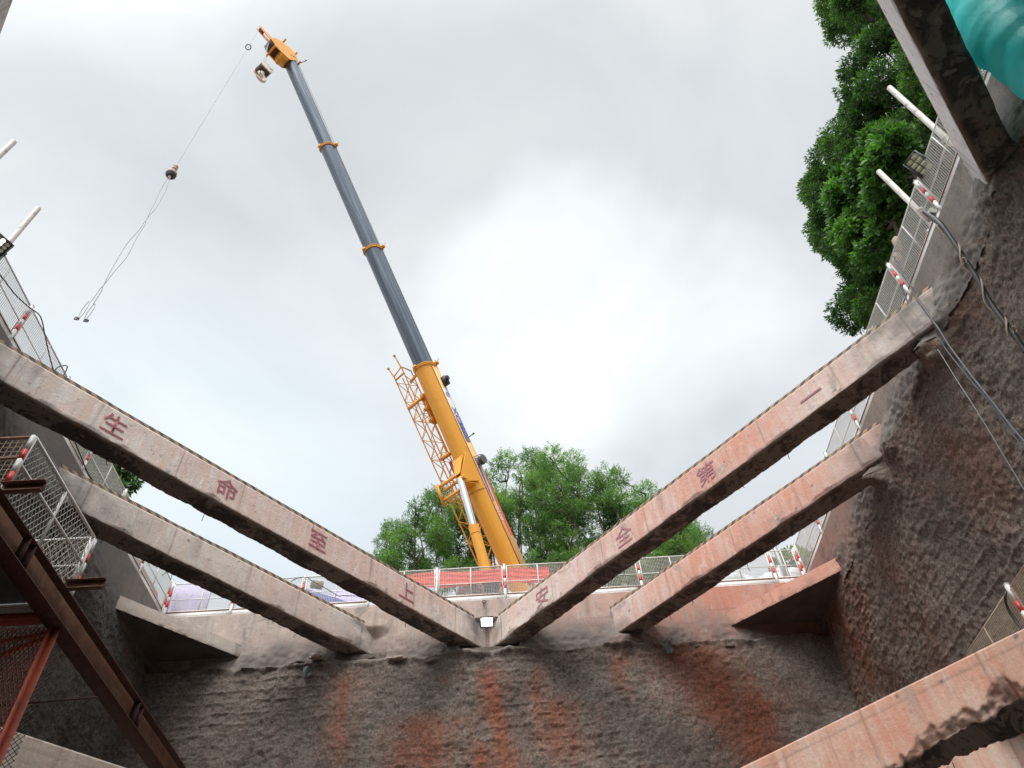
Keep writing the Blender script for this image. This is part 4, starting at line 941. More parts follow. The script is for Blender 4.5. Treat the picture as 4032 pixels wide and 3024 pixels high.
for x in (-6, 4.6):
    for s_ in (-1, 1):
        mb = MB(); mb.box(cb+[x, s_*2.0, 1.0], (.4, 2.2, .35)); mb.box(cb+[x, s_*3.1, .55], (.22, .22, 1.0)); mb.cyl(cb+[x, s_*3.1, .004], cb+[x, s_*3.1, .1], .4, 16); part('outrigger', mb, M['yellow'], crane)

# ---------------------------------------------------------------- floodlights
def floodlight(label, c, nrm, up, w_, h_, rows, cols, lit, group=None, zr=0, litmask=None, light=0, hang=None):
    nrm = np.array(nrm, float); nrm /= np.linalg.norm(nrm); x = np.cross(np.array(up, float), nrm); x /= np.linalg.norm(x); y = np.cross(nrm, x)
    th = thing('floodlight', label, 'floodlight', c)
    mb = MB(); mb.box(c-nrm*.03, (w_, h_, .05), [x, y, nrm])
    for s_ in (-1, 1):
        mb.box(c+x*s_*(w_/2-.012)+nrm*.008, (.024, h_, .03), [x, y, nrm]); mb.box(c+y*s_*(h_/2-.012)+nrm*.008, (w_-.05, .024, .03), [x, y, nrm])
    part('lamp_housing', mb, M['dgrey'], th)
    cw, chh = (w_-.07)/cols, (h_-.07)/rows
    for i in range(cols):
        for j in range(rows):
            k = litmask(i, j) if litmask else lit
            cc = c+x*((i+.5)*cw-(w_-.07)/2)+y*((j+.5)*chh-(h_-.07)/2)
            mb = MB(); G, F = [], None
            (mb.cyl(cc-nrm*.003, cc+nrm*.009, min(cw, chh)*.44, 14) if litmask else mb.box(cc+nrm*.003, (cw*.84, chh*.84, .012), [x, y, nrm])); part('led_cell', mb, M['lens_on'] if k else M['lens_off'], th)
    mb = MB()
    if hang is None:
        a_, b_ = c+x*(w_/2+.02)-nrm*.03, c-x*(w_/2+.02)-nrm*.03; low = -y*(h_/2+.09)
        mb.tube([a_, a_+low, b_+low, b_], .013, 6); mb.tube([c+low-nrm*.03, c+low-nrm*.03-Z*.12], .02, 6)
    else:
        mb.tube([c-nrm*.05+y*.1, np.array(hang)], .018, 6); mb.tube([c-nrm*.05-y*.1, np.array(hang)], .012, 6)
    part('bracket', mb, M['dgrey'], th)
    return th
cc = on(1917, 2449, 'y', YF-.20)
floodlight('brightly lit floodlight wedged where the two lettered beams meet', cc, (0, -.80, -.6), (0, 0, 1), .40, .31, 2, 4, True, light=14, hang=(cc[0]+.2, YF-.02, cc[2]+.25))
cc = on(3620, 648, 'x', XR-.02)
floodlight('unlit floodlight with eight pale cells clamped to the right-hand fence', cc, -cc/np.linalg.norm(cc)*.6+np.array([-.45, -.1, -.35]), (0, 0, 1), .36, .52, 4, 2, False)
cc = on(-8, 965, 'x', XL+.02)
floodlight('partly lit floodlight on the left-hand fence, cut by the picture edge', cc, -cc/np.linalg.norm(cc)*.7+np.array([.4, -.1, -.2]), (0, 0, 1), .42, .42, 4, 3, True, litmask=lambda i, j: i == 1)

# ---------------------------------------------------------------- pipes standing behind the side fences
def standpipe(label, x, y, zt, r=.062, lean=(0, 0)):
    mb = MB(); mb.cyl([x, y, GZ], [x+lean[0], y+lean[1], zt], r, 18); mb.tube([[x+lean[0], y+lean[1], zt-.01], [x+lean[0], y+lean[1], zt+.01]], r*.99, 18)
    for z in (14.1, 14.7): mb.cyl([x-.0, y, z], [x, y, z+.035], r*1.25, 12)
    single('standing_pipe', mb, M['pipe'], label, 'pipe', (x, y, GZ), smooth=False, group='white scaffold pipes standing behind the side fences')
standpipe('upper of the two dirty white pipes sticking up in front of the big right-hand tree', XR+.28, 6.70, 17.48, lean=(0.02, -.03))
standpipe('lower of the two dirty white pipes sticking up in front of the big right-hand tree', XR+.28, 8.28, 16.88, lean=(0.02, .14))
standpipe('upper greyish pipe poking in at the far left edge against the sky', XL-.3, 6.96, 17.30)
standpipe('lower greyish pipe rising behind the partly lit left floodlight', XL-.3, 8.48, 17.08)

# ---------------------------------------------------------------- cables and ropes
def pathx(pts, X, jig=0): return np.array([on(px, py, 'x', X if np.isscalar(X) else X[i]) for i, (px, py) in enumerate(pts)])
def smooth_path(P, k=6):
    P = np.array(P); out = []
    for i in range(len(P)-1):
        a, b, c, d_ = P[max(i-1, 0)], P[i], P[i+1], P[min(i+2, len(P)-1)]
        for t_ in np.linspace(0, 1, k, endpoint=False):
            out.append(.5*((2*b)+(-a+c)*t_+(2*a-5*b+4*c-d_)*t_**2+(-a+3*b-3*c+d_)*t_**3))
    out.append(P[-1]); return np.array(out)
def cable(name, label, P, r, mat, n=7, cat='cable', group=None):
    P = smooth_path(P); mb = MB(); mb.tube(P, r, n); return single(name, mb, mat, label, cat, P[0], smooth=True, group=group)
cA = [(3520, 1010), (3560, 1085), (3586, 1124), (3607, 1168), (3662, 1247), (3698, 1298), (3741, 1366), (3792, 1435), (3850, 1510), (3920, 1598), (3972, 1666), (4040, 1745)]
M['cable'] = m_plain('grey_rubber_cable', (.13, .14, .16), .55, 0, .25, 10)
cable('cable', 'thick grey cable dropping from the right fence across the wall, the longer one', pathx(cA, XR-.25), .020, M['cable'])
cB = [(3545, 1120), (3570, 1180), (3582, 1200), (3620, 1240), (3662, 1298), (3708, 1345), (3725, 1375), (3800, 1470), (3860, 1540), (3925, 1615), (3975, 1690), (4040, 1775)]
cable('cable', 'second grey cable with a splice, hanging just left of the longer one', pathx(cB, XR-.22), .016, M['cable'])
cC = [(3575, 1200), (3640, 1300), (3705, 1395), (3770, 1500), (3860, 1640), (3950, 1790), (4040, 1940)]
cable('wire', 'thin taut wire running down the right wall left of the grey cables', pathx(cC, XR-.28), .009, M['rope'], cat='wire')
cD = [(3640, 835), (3700, 880), (3760, 960), (3805, 1030), (3850, 1100), (3900, 1190), (3950, 1260), (3995, 1320), (4040, 1385)]
Pd = smooth_path(pathx(cD, XR-.3)); mb = MB(); mb.tube(Pd, [.055]*8+[.045]*(len(Pd)-8), 10)
hose = single('hose', mb, M['black'], 'thick black hose wrapped in pale rope at the far right wall', 'hose', Pd[0], smooth=True)
k = np.linspace(0, 1, 160); idx = k*(len(Pd)-1); Pi = np.stack([np.interp(idx, np.arange(len(Pd)), Pd[:, i]) for i in range(3)], -1)
T = np.gradient(Pi, axis=0); T /= np.linalg.norm(T, axis=1)[:, None]; n1_ = np.cross(T, Z); n1_ /= np.linalg.norm(n1_, axis=1)[:, None]; n2_ = np.cross(T, n1_)
mb = MB(); ph = k*26; mb.tube(Pi+n1_*(.055*np.cos(ph))[:, None]+n2_*(.055*np.sin(ph))[:, None]-np.array([.02, 0, 0]), .019, 6)
single('rope', mb, M['hemp'], 'pale fibre rope spiralling round the thick black hose', 'rope', Pd[0], smooth=True)
for px, py, s_ in ((3800, 1030, 1), (4000, 1300, 2)):
    c = on(px, py, 'x', XR-.38); a = np.linspace(0, 4.6, 16); mb = MB(); mb.tube(np.stack([c[0]+.02*np.sin(a*2), c[1]+.055*np.cos(a)+.01*s_, c[2]+.075*np.sin(a*.8)], -1), .016, 6)
    single('rope_knot', mb, M['hemp'], ('upper' if s_ == 1 else 'lower')+' loose knotted rope end on the thick black hose', 'rope', c, smooth=True)
mb = MB(); c = on(3665, 845, 'x', XR-.25); mb.cyl(c+[0, .12, .03], c+[0, -.12, -.03], .075, 14); single('pipe_sleeve', mb, M['pipe'], 'short pale pipe sleeve at the top end of the black hose', 'pipe', c)
cE = [(-10, 1070), (20, 1108), (60, 1160), (115, 1210), (150, 1235), (165, 1262), (175, 1310), (190, 1380), (205, 1440), (214, 1458), (232, 1444), (262, 1440), (262, 1455), (250, 1478)]
cable('cable', 'dark cable looping along the left-hand fence above the lettered beam', pathx(cE, XL+.03), .014, M['black'])
cF = [(295, 1740), (320, 1800), (345, 1860), (375, 1905)]
cable('cable', 'short black cable hanging at the left wall above the cracked beam', pathx(cF, XL+.03), .016, M['black'])
cG = [(1145, 2290), (1175, 2275), (1210, 2274), (1225, 2285), (1280, 2315), (1330, 2345), (1350, 2345), (1400, 2347)]
cable('cable', 'black cable sagging over the front fence beside the blue sheet', np.array([on(px, py, 'y', YF+.0) for px, py in cG]), .013, M['black'])
# white coil on the fence
c = on(2040, 2310, 'y', fy+.12); mb = MB(); rs = np.random.default_rng(4)
for k in range(9):
    a = np.linspace(0, 2*math.pi, 33); rr = .33+.04*rs.uniform(-1, 1); ox, oy, oz = rs.uniform(-.02, .02, 3)
    mb.tube(np.stack([c[0]+ox+rr*1.08*np.cos(a), c[1]+oy+.01*np.sin(3*a), c[2]+oz-.02+rr*.92*np.sin(a)], -1), .008, 5, cap=False)
M['coil'] = m_plain('white_hose', (.80, .78, .76), .5, 0, .1, 3)
single('hose_coil', mb, M['coil'], 'coil of thin white hose behind the fence under the red banner', 'hose', c, smooth=True)
# grey crate with red and white edging, wrapped bundle
def site_box(px0, px1, py0, py1, depth, d2, mat, name, label, cat, edge=False):
    a, b = on(px0, py0, 'y', depth), on(px1, py1, 'y', depth); zt_, zb_ = max(a[2], b[2]), min(a[2], b[2]); zb_ = min(zb_, 13.64) if depth < YF+.9 else GZ
    th = thing(name, label, cat, ((a[0]+b[0])/2, depth+d2/2, zb_)); mb = MB(); mb.box(((a[0]+b[0])/2, depth+d2/2, (zt_+zb_)/2), (b[0]-a[0], d2, zt_-zb_)); part('box_body', mb, mat, th)
    for k in range(6):
        mb = MB(); mb.box((a[0]+(b[0]-a[0])*(k+.5)/6, depth-.01, (zt_+zb_)/2+.02), ((b[0]-a[0])/6*.55, .02, (zt_-zb_)*.9)); part('rib', mb, mat, th)
    if edge:
        for k in range(4):
            mb = MB(); hh = (zt_-zb_)/4; mb.box((a[0]-.035, depth-.02, zb_+hh*(k+.5)), (.06, .05, hh)); part('edge_marker', mb, M['red'] if k % 2 else M['white'], th)
    return th
M['cratex'] = m_plain('slate_plastic', (.20, .21, .25), .5, 0, .25, 4)
site_box(1905, 1968, 2283, 2340, fy+.25, .5, M['cratex'], 'equipment_box', 'slate ribbed box with red-white edge behind the fence by a striped post', 'box', True)
def bundle(c, r, sq, mat, label, name='wrapped_bundle', cat='bundle', seed=1):
    mb = MB(); mb.grid(rock(c, r, seed, sq, 26)); return single(name, mb, mat, label, cat, (c[0], c[1], c[2]-r*sq[2]), smooth=True)
c = on(1850, 2325, 'y', fy+.45); bundle(c, .30, (1.1, .8, 1.25), M['bagpink'], 'pinkish plastic-wrapped bundle behind the mesh below the red banner', seed=31)
# white bag heaps on the right
c = on(2860, 2283, 'y', fy+1.3); bundle([c[0], c[1], 14.15], .82, (1.35, .8, .95), M['bag'], 'larger heap of white plastic-wrapped bags left of the leaning grey post', seed=44)
c = on(3070, 2268, 'y', fy+1.4); bundle([c[0], c[1], 14.2], .80, (1.2, .8, .95), M['bag'], 'smaller heap of white plastic-wrapped bags by the right pit corner', seed=47)
a, b = on(3100, 2280, 'y', fy+.5), on(3050, 2155, 'y', fy+.5); mb = MB(); mb.bar([a[0], a[1], GZ], b+(b-a)*.5, .11, .11); single('steel_post', mb, M['grey'], 'grey galvanised steel post behind the fence near the right corner', 'post', (a[0], a[1], GZ))
# lilac hoarding and other things beyond the left part of the front fence
def board(px0, px1, py_top, yv, zb_, mat, name, label, cat, th_=.05, corr=True):
    a, b = on(px0, py_top, 'y', yv), on(px1, py_top, 'y', yv); zt_ = (a[2]+b[2])/2
    o = thing(name, label, cat, ((a[0]+b[0])/2, yv, zb_)); n = int((b[0]-a[0])/.04)+2
    us = np.linspace(a[0], b[0], n); mb = MB(); zz = np.array([zb_, zt_])
    U, K = np.meshgrid(us, zz, indexing='ij'); G = np.stack([U, yv+.012*np.sin(U*40)*(1 if corr else 0), K], -1); mb.grid(G); mb.grid(G[::-1]+[0, th_, 0]); part('sheet', mb, mat, o)
    mb = MB()
    for x in (a[0]+.05, (a[0]+b[0])/2, b[0]-.05): mb.bar([x, yv+th_+.04, zb_-.0], [x, yv+th_+.04, zt_], .05, .05, up=(0, 1, 0))
    part('frame', mb, M['white'], o); return o
board(672, 838, 2302, fy+.25, 13.95, M['lilac'], 'site_board', 'lilac sheet board behind the mesh fence at the left pit corner', 'board')
board(1310, 1440, 2318, fy+1.1, GZ, M['lilac'], 'site_board', 'small lilac sheet behind the fence right of the blue sheet', 'board')
M['tarp'] = M['blue']
P = [on(1152, 2302, 'y', fy+.6), on(1385, 2378, 'y', fy+.6)]
mb = MB(); mb.prism([[P[0][0], fy+.6, P[0][2]], [P[1][0]+.1, fy+.6, P[1][2]], [P[1][0]+.1, fy+.6, GZ], [P[0][0], fy+.6, GZ]], [0, 1, 0], .9); single('blue_sheet', mb, M['blue'], 'sloping dark blue sheet behind the fence between the two left beams', 'sheet', (P[0][0], fy+1, GZ))
c = on(1248, 2303, 'y', fy+.1); mb = MB(); mb.box(c, (.36, .12, .22), [[.97, 0, -.22], [0, 1, 0], [.22, 0, .97]]); single('wood_block', mb, M['wood'], 'weathered timber block wedged on the front fence above the blue sheet', 'timber', c)
c = on(3525, 1020, 'x', XR+.2); mb = MB(); mb.box(c+[0, 0, -.1], (.12, .30, .30)); single('timber_offcut', mb, M['wood'], 'timber offcut behind the right fence beside the striped post', 'timber', c-[0, 0, .25])
c = on(3532, 960, 'x', XR+.2); mb = MB(); mb.box(c, (.1, .16, .34), [[1, 0, 0], [0, .9, .3], [0, -.3, .9]]); single('timber_offcut', mb, M['wood'], 'upper timber offcut leaning inside the right-hand fence mesh', 'timber', c-[0, 0, .2])
c = on(3735, 630, 'x', XR+.16); mb = MB(); mb.box(c, (.12, .14, .42)); mb.box(c+[0, -.12, .16], (.1, .2, .1)); single('timber_bracket', mb, M['wood'], 'pale broken timber piece behind the right fence near the upper pipe', 'timber', c-[0, 0, .2])
# brown boards with red stamp beyond the left fence
a, b = on(560, 2260, 'x', XL-.5), on(660, 2380, 'x', XL-.5)
th = thing('plywood_hoarding', 'brown plywood hoarding with a round red stamp beyond the left fence corner', 'hoarding', (XL-.5, 18.3, GZ)); mb = MB(); mb.box((XL-.5, 18.6, 14.05), (.04, 2.6, 1.1)); part('board', mb, M['wood'], th)
c = on(612, 2345, 'x', XL-.46); mb = MB(); mb.cyl(c, c+[.008, 0, 0], .15, 20); part('round_stamp', mb, M['redprint'], th)

# ---------------------------------------------------------------- left stair landing
LX, LY0, LY1, LZ = -5.99, 6.99, 9.06, 6.62
beam = thing('steel_beam', 'heavy rusty brown steel beam crossing the lower left from the picture edge', 'steel beam', (-6.02, 8, 6.18))
mb = MB(); y0, y1 = 1.0, 17.0
mb.box((-6.04, (y0+y1)/2, 6.19), (.25, y1-y0, .018)); mb.box((-6.04, (y0+y1)/2, 6.577), (.25, y1-y0, .018), m=0); part('flange', mb, M['rustdark'], beam)
mb = MB(); mb.box((-6.04, (y0+y1)/2, 6.3835), (.014, y1-y0, .366)); part('web', mb, M['rust'], beam)
for yy in (7.75, 11.9, 4.5):
    mb = MB(); mb.box((-5.975, yy, 6.3835), (.11, .012, .364)); mb.box((-5.975, yy+.16, 6.3835), (.11, .012, .364)); part('stiffener', mb, M['rustdark'], beam)
def channel(label, y, x0, x1, z):
    mb = MB(); mb.box(((x0+x1)/2, y, z), (x1-x0, .010, .15)); mb.box(((x0+x1)/2, y-.035, z+.07), (x1-x0, .07, .010)); mb.box(((x0+x1)/2, y-.035, z-.07), (x1-x0, .07, .010))
    single('channel_bracket', mb, M['rust'], label, 'bracket', ((x0+x1)/2, y, z-.07), group='rusty channel brackets under the landing')
t1, t2 = on(384, 2352, 'z', 6.42), on(137, 1968, 'z', 6.42)
channel('lower rusty channel stub jutting right from the brown steel beam', t1[1]+.05, -6.0, t1[0], 6.66)
channel('upper rusty channel stub jutting from the brown steel beam under the white fence', t2[1]+.05, -6.0, t2[0], 6.66)
land = thing('landing_fence', 'white mesh guard cage with red bands on the stair landing at the left', 'fence', (LX, (LY0+LY1)/2, LZ))
zt = 7.63
panel(land, (LX, LY0), (LX, LY1), LZ, zt, M['white'], M['wire'], True, 'diamond', .032, .52, .085, .0032)
panel(land, (LX-2.6, LY1), (LX-.03, LY1), LZ, zt, M['whitefence'], M['wire_rust'], True, 'diamond', .03, .5, .085, .0032)
panel(land, (LX-2.6, LY0), (LX-.03, LY0), LZ, zt, M['toprust'], M['wire_rust'], True, 'grid', .03, .62, .08, .0035)
def banded(p, zb_, zt_, w_=.05):
    mb = MB(); zz = zb_; k = 0
    for s_, m_ in ((.17, 0), (.17, 1), (.22, 0), (.17, 1), (.25, 0)): mb.box((p[0], p[1], zz+s_/2), (w_, w_, s_), m=m_); zz += s_
    part('fence_post', mb, [M['white'], M['red']], land)
banded((LX, LY0-.03), LZ, zt); banded((LX, LY1+.03), LZ, zt)
M['orangewire'] = m_plain('red_oxide_mesh', (.56, .22, .15), .7, 0, .3, 4)
deck = thing('stair_landing', 'stair landing deck with white and red-oxide edge left of the brown beam', 'landing', (-8, 8, 6.2))
mb = MB(); mb.box((-8.0, 7.85, 6.50), (3.75, 2.3, .01)); part('deck_plate', mb, M['dgrey'], deck)
mb = MB(); mb.box((-8.2, 9.03, 6.44), (4.0, .05, .20)); part('white_edge', mb, M['white'], deck)
mb = MB(); mb.box((-8.2, 9.03, 6.29), (4.0, .06, .095)); mb.box((-8.2, 9.08, 6.235), (4.0, .1, .012)); part('oxide_channel', mb, M['orange'], deck)
mb = MB(); cpt = on(215, 2500, 'z', 6.); cpt[1] = 9.05
mb.box((-6.30+.28, 9.16, 2.2), (.10, .010, 8.0)); mb.box((-6.07+.0, 9.11, 2.2), (.010, .10, 8.0)); part('column', mb, M['orange'], deck)
mb = MB(); mb.bar((-6.1, 9.2, 6.1), (-9.6, 9.2, 4.4), .05, .05); mb.bar((-6.1, 9.2, 6.15), (-8.6, 9.2, 5.75), .05, .05); mb.bar((-8.3, 9.2, 6.2), (-8.3, 9.2, -1.6), .08, .08, up=(0, 1, 0)); part('brace', mb, M['orange'], deck)
mb = MB(); diamond(mb, np.array([-10, 9.14, 0]), np.array([-6.1, 9.14, 0]), 1.5, 6.2, .06, .0055, 62); part('cage_mesh', mb, M['orangewire'], deck)
mb = MB(); diamond(mb, np.array([-10, 9.9, 0]), np.array([-6.3, 9.9, 0]), 3.5, 6.2, .08, .003, 45); part('cage_mesh', mb, M['rustdark'], deck)
a, b = on(115, 2768, 'y', 9.4), on(385, 2745, 'y', 9.4); mb = MB(); mb.tube([a-[3, 0, 0], a, b], .012, 6); single('tie_rod', mb, M['rustdark'], 'thin rusty tie rod between the red-oxide column and the brown beam', 'rod', a)

# fence standing on the lower right level
lowf = thing('mesh_fence', 'rusty mesh fence with a striped post at the lower right beside the deep beam', 'fence', (8.33, 9, 6.1))
yp = 11.22; panel(lowf, (8.33, 9.2), (8.33, yp-.06), 6.25, 7.28, M['wire_rust'], M['wire_rust'], True, 'grid', .022, .5, .05, .0035)
panel(lowf, (8.33, yp+.06), (8.33, 13.4), 6.25, 7.28, M['wire_rust'], M['wire_rust'], True, 'grid', .022, .5, .05, .0035)
post(lowf, (8.33, yp), 6.1, 7.36, (0, 1))
mb = MB(); mb.box((8.66, 11.3, 6.12), (.75, 4.6, .06)); part('walkway', mb, M['rust'], lowf)
P = smooth_path([on(3962, 2330, 'x', 8.25), on(3958, 2350, 'x', 8.2), on(3966, 2390, 'x', 8.22), on(3995, 2440, 'x', 8.24), on(4035, 2490, 'x', 8.25)]); mb = MB(); mb.tube(P, .022, 7); single('cable', mb, M['black'], 'black cable tied to the striped post at the lower right', 'cable', P[0], smooth=True)

# ---------------------------------------------------------------- turquoise ventilation duct
dc = on(3938, 98, 'x', 8.25)
zs = np.linspace(7.5, 16.5, 110)
P = np.stack([8.25+.05*np.sin(zs*.9)+.10*np.clip(zs-13, 0, 9), dc[1]+.06*np.sin(zs*.7+1)+.05*np.clip(zs-13, 0, 9), zs], -1)
k = np.arange(len(P))
Tn = np.gradient(P, axis=0); Tn /= np.linalg.norm(Tn, axis=1)[:, None]; n1_ = np.cross(Tn, [1., 0, 0]); n1_ /= np.linalg.norm(n1_, axis=1)[:, None]; n2_ = np.cross(Tn, n1_)
a = np.linspace(0, 2*math.pi, 49)
seg = k*(9.0/109)/.78+.35
R_ = .58*(1-.07*np.clip(1-np.abs((seg % 1)-.5)*9, 0, 1))*(1+.03*np.sin(seg*9))
G = P[:, None]+(R_[:, None]*(1+.02*np.sin(3*a+k[:, None]*.3)+.03*fbm(np.cos(a)[None]*2+0*k[:, None], np.sin(a)[None]*2+0*k[:, None], k[:, None]*.25, 5, 3)))[..., None]*(np.cos(a)[None, :, None]*n1_[:, None]+np.sin(a)[None, :, None]*n2_[:, None]*1.0)
mb = MB(); mb.grid(G); single('ventilation_duct', mb, M['duct'], 'huge turquoise cloth ventilation duct at the upper right corner', 'duct', P[0], smooth=True)

# ---------------------------------------------------------------- trees
def leaves(mb, C, Dv, L, W, shade, rs, curl=.15):
    """leaf blades: centre base points C, direction Dv, random roll"""
    n = len(C); Dv = Dv/np.linalg.norm(Dv, axis=1)[:, None]
    r = rs.normal(size=(n, 3)); r[:, 2] *= .5; s_ = np.cross(Dv, r); s_ /= np.linalg.norm(s_, axis=1)[:, None]+1e-9
    up = np.cross(s_, Dv)
    L = L[:, None]; W = W[:, None]
    a = C; b = C+Dv*L*.45+s_*W*.5+up*L*curl; c = C+Dv*L-up*L*curl*.6; d_ = C+Dv*L*.45-s_*W*.5+up*L*curl
    V = np.stack([a, b, c, d_], 1).reshape(-1, 3); i = np.arange(n)[:, None]*4
    mb.add(V, np.concatenate([i+np.array([[0, 1, 2]]), i+np.array([[0, 2, 3]])]), 0, np.repeat(shade, 4))
def tree(label, base, clumps, leafmat, kind, seed, nleaf, stems=1, trunk_r=.22, cat='tree', leafL=.2, bend=1.2, group=None, twig=True, dropdir=-.3):
    rs = np.random.default_rng(seed); base = np.array(base, float)
    th = thing('broadleaf_tree' if kind != 'feather' else 'feathery_tree', label, cat, base, group=group)
    mbT = MB(); C = np.array([c for c, r in clumps]); Rr = np.array([r for c, r in clumps])
    # stems from the base to heights, each clump joins its nearest stem
    zmin = C[:, 2].min()
    cen = C.mean(0); st = []
    for k in range(stems):
        tgt = C[rs.integers(len(C))] if stems > 1 else C[np.argmax(C[:, 2])]
        b0 = base+np.array([rs.uniform(-.5, .5), rs.uniform(-.5, .5), 0])*(stems > 1)
        n = 14; t_ = np.linspace(0, 1, n)[:, None]
        P = b0*(1-t_)+tgt*t_; P[:, :2] += (np.sin(t_*math.pi)*rs.normal(size=(1, 2))*bend*.6)+.12*rs.normal(size=(n, 2))*np.minimum(t_*4, 1)
        P[:, :2] = P[:, :2]*(1) ; mbT.tube(P, np.linspace(trunk_r*(1 if stems == 1 else .55), .03, n), 8); st.append(P)
    S_ = np.concatenate(st)
    for c, r in clumps:
        dd = np.linalg.norm((S_-c)*[1, 1, 1], axis=1)+np.where(S_[:, 2] > c[2]-r*.5, 6, 0)
        s0_ = S_[np.argmin(dd)]; n = 7; t_ = np.linspace(0, 1, n)[:, None]; P = s0_*(1-t_)+c*t_; P += .12*rs.normal(size=(n, 3))*np.sin(t_*math.pi); P[:, 2] -= .25*np.sin(t_[:, 0]*math.pi)*0
        mbT.tube(P, np.linspace(.06, .015, n), 5, cap=False)
        if twig:
            for k in range(6):
                q = c+rs.normal(size=3)*r*.55; mbT.tube([P[-2], (P[-1]+q)/2+rs.normal(size=3)*.08, q], [.018, .013, .006], 4, cap=False)
    part('trunk', mbT, M['bark'], th, smooth=True)
    mb = MB(); vol = Rr**2; cnt = (nleaf*vol/vol.sum()).astype(int)
    for (c, r), n in zip(clumps, cnt):
        tone = rs.uniform(-.18, .22)
        if kind == 'feather':
            m_ = max(4, n//9); dirs = rs.normal(size=(m_, 3)); dirs /= np.linalg.norm(dirs, axis=1)[:, None]
            rad = r*rs.uniform(.25, 1.05, m_)**.6; pc_ = c+dirs*rad[:, None]*[1, 1, .8]
            rd = dirs*.7+rs.normal(size=(m_, 3))*.6+[0, 0, .25]; rd /= np.linalg.norm(rd, axis=1)[:, None]
            sd = np.cross(rd, rs.normal(size=(m_, 3))); sd /= np.linalg.norm(sd, axis=1)[:, None]
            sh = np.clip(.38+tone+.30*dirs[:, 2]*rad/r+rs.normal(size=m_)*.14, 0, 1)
            Ls = leafL*rs.uniform(.7, 1.3, m_)
            for j in range(9):
                q = (j//2)/4.5; sg = 1 if j % 2 else -1
                leaves(mb, pc_+rd*(q*Ls*1.7)[:, None], rd*.55+sd*sg*.9, Ls*(.62 if j < 8 else .7), Ls*.22, sh, rs, .05)
        else:
            dirs = rs.normal(size=(n, 3)); dirs /= np.linalg.norm(dirs, axis=1)[:, None]
            # tufts: cluster leaves round points on the shell
            mt = max(3, n//8); td = rs.normal(size=(mt, 3)); td /= np.linalg.norm(td, axis=1)[:, None]; tr = r*rs.uniform(.35, 1.05, mt)**.55
            tp = c+td*tr[:, None]*[1, 1, .9]; id_ = rs.integers(mt, size=n)
            out = td[id_]*.55+dirs*.8; out[:, 2] += dropdir
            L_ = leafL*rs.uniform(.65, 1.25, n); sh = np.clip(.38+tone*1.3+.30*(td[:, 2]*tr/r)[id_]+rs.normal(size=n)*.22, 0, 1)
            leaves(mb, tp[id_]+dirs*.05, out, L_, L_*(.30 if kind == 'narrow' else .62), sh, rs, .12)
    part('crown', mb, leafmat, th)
    return th
def inpoly(x, y, P):
    c = False; j = len(P)-1
    for i in range(len(P)):
        if ((P[i][1] > y) != (P[j][1] > y)) and x < (P[j][0]-P[i][0])*(y-P[i][1])/(P[j][1]-P[i][1])+P[i][0]: c = not c
        j = i
    return c
def edgedist(x, y, P):
    best = 1e9
    for i in range(len(P)):
        a, b = np.array(P[i-1], float), np.array(P[i], float); p = np.array([x, y]); t_ = np.clip(((p-a)@(b-a))/((b-a)@(b-a)), 0, 1); best = min(best, np.linalg.norm(p-a-t_*(b-a)))
    return best
def fill(poly, n, rpx, axis, lo, hi, rs, sep=.3, keep=None):
    P = np.array(poly); out = []; pts = []; tries = 0
    while len(out) < n and tries < n*150:
        tries += 1; x, y = rs.uniform(P[:, 0].min(), P[:, 0].max()), rs.uniform(P[:, 1].min(), P[:, 1].max()); r = rpx*rs.uniform(.6, 1.15)
        if not inpoly(x, y, poly) or edgedist(x, y, poly) < r*.6: continue
        v_ = rs.uniform(lo, hi); c = on(x, y, axis, v_); rw_ = r/FPX*(c@FW)
        if any(np.linalg.norm(c-q) < rw_*sep for q in pts): continue
        pts.append(c); out.append((c, rw_))
    return out
rs = np.random.default_rng(5)
G1 = 'feathery green trees standing behind the crane'
polyA = [(1440, 2190), (1500, 2075), (1590, 2050), (1640, 1950), (1700, 1925), (1800, 1925), (1900, 1960), (1960, 2060), (1980, 2330), (1480, 2330)]
polyB = [(1850, 1880), (1900, 1800), (1960, 1775), (2040, 1800), (2060, 1850), (2090, 1900), (2080, 2020), (2050, 2150), (1960, 2250), (1880, 2250), (1850, 2080)]
polyC = [(2050, 1980), (2060, 1860), (2050, 1780), (2150, 1745), (2230, 1780), (2300, 1810), (2340, 1880), (2370, 2000), (2360, 2330), (2040, 2330)]
polyD = [(2310, 1870), (2360, 1805), (2430, 1850), (2480, 1880), (2560, 1870), (2600, 1945), (2600, 2080), (2560, 2330), (2300, 2330)]
polyE = [(2520, 2100), (2620, 2030), (2700, 2040), (2790, 2060), (2815, 2120), (2750, 2210), (2700, 2330), (2520, 2330)]
def bx(px, y): return (on(px, 2200, 'y', y)[0], y, GZ)
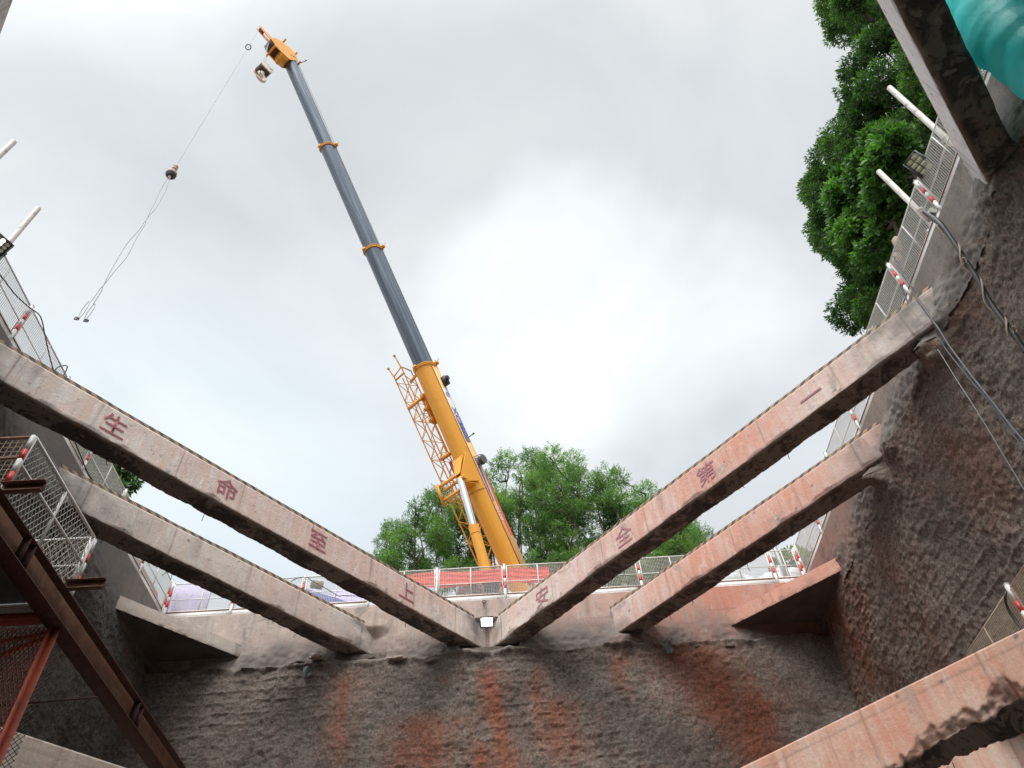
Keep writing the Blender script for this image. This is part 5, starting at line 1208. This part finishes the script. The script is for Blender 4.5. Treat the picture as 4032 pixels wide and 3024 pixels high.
for poly, px, lb, n, nl in ((polyA, 1680, 'low spreading feathery tree left of the crane boom', 62, 60000), (polyB, 1960, 'slim feathery tree right behind the crane boom', 34, 28000), (polyC, 2180, 'tallest feathery tree just right of the crane boom', 66, 64000), (polyD, 2440, 'feathery tree between the tallest tree and the upper right beam', 44, 42000), (polyE, 2680, 'feathery tree low between the two right-hand beams', 30, 26000)):
    cl = fill(poly, n, 50, 'y', 32.5, 37.5, rs, .42)
    tree(lb, bx(px, 35.0), cl, M['leaf_far'], 'feather', int(px), nl, stems=12, trunk_r=.17, leafL=.22, bend=.5, group=G1)
polyR = [(3225, -60), (3235, 170), (3320, 270), (3290, 380), (3300, 470), (3215, 560), (3210, 620), (3150, 800), (3180, 930), (3240, 1000), (3310, 1050), (3195, 1180), (3270, 1245), (3370, 1300), (3460, 1310), (3560, 1250), (3720, 900), (3960, 700), (3960, 250), (3700, -60)]
cl = fill(polyR, 150, 84, 'x', 12.8, 16.0, rs, .3)
tree('big dark narrow-leaved tree overhanging the right edge of the pit', (15.5, 13.5, GZ), cl, M['leaf_dark'], 'narrow', 77, 210000, stems=3, trunk_r=.40, leafL=.175, bend=.8, dropdir=-.35)
polyQ = [(3320, 560), (3420, 480), (3560, 480), (3640, 560), (3640, 700), (3600, 850), (3520, 1060), (3430, 1120), (3330, 980), (3230, 900), (3240, 760)]
cl = fill(polyQ, 40, 70, 'x', 11.2, 12.4, rs, .3)
tree('brighter broad-leaved tree in front of the big dark one, behind the two white pipes', (12.6, 10.5, GZ), cl, M['leaf_broad'], 'broad', 79, 22000, stems=2, trunk_r=.2, leafL=.21, bend=.5, dropdir=-.25)
polyS = [(220, 1700), (330, 1700), (430, 1770), (520, 1815), (560, 1880), (510, 1960), (430, 2020), (330, 1990), (250, 1880)]
cl = fill(polyS, 40, 32, 'x', -17.5, -15.5, rs, .3)
tree('small dark tree seen through the left fence between the two left beams', (-16.5, 23, GZ), cl, M['leaf_dark'], 'narrow', 81, 6500, stems=1, trunk_r=.15, leafL=.28)
mb = MB()
c = on(3125, 2215, 'y', 30); cl = [(c, .7), (c+[.9, 0, .1], .5), (c+[-.6, 0, -.3], .5)]
tree('tiny tuft of a distant tree above the white bags at the right corner', (c[0], 30, GZ), cl, M['leaf_broad'], 'broad', 83, 800, stems=1, trunk_r=.1, leafL=.25)
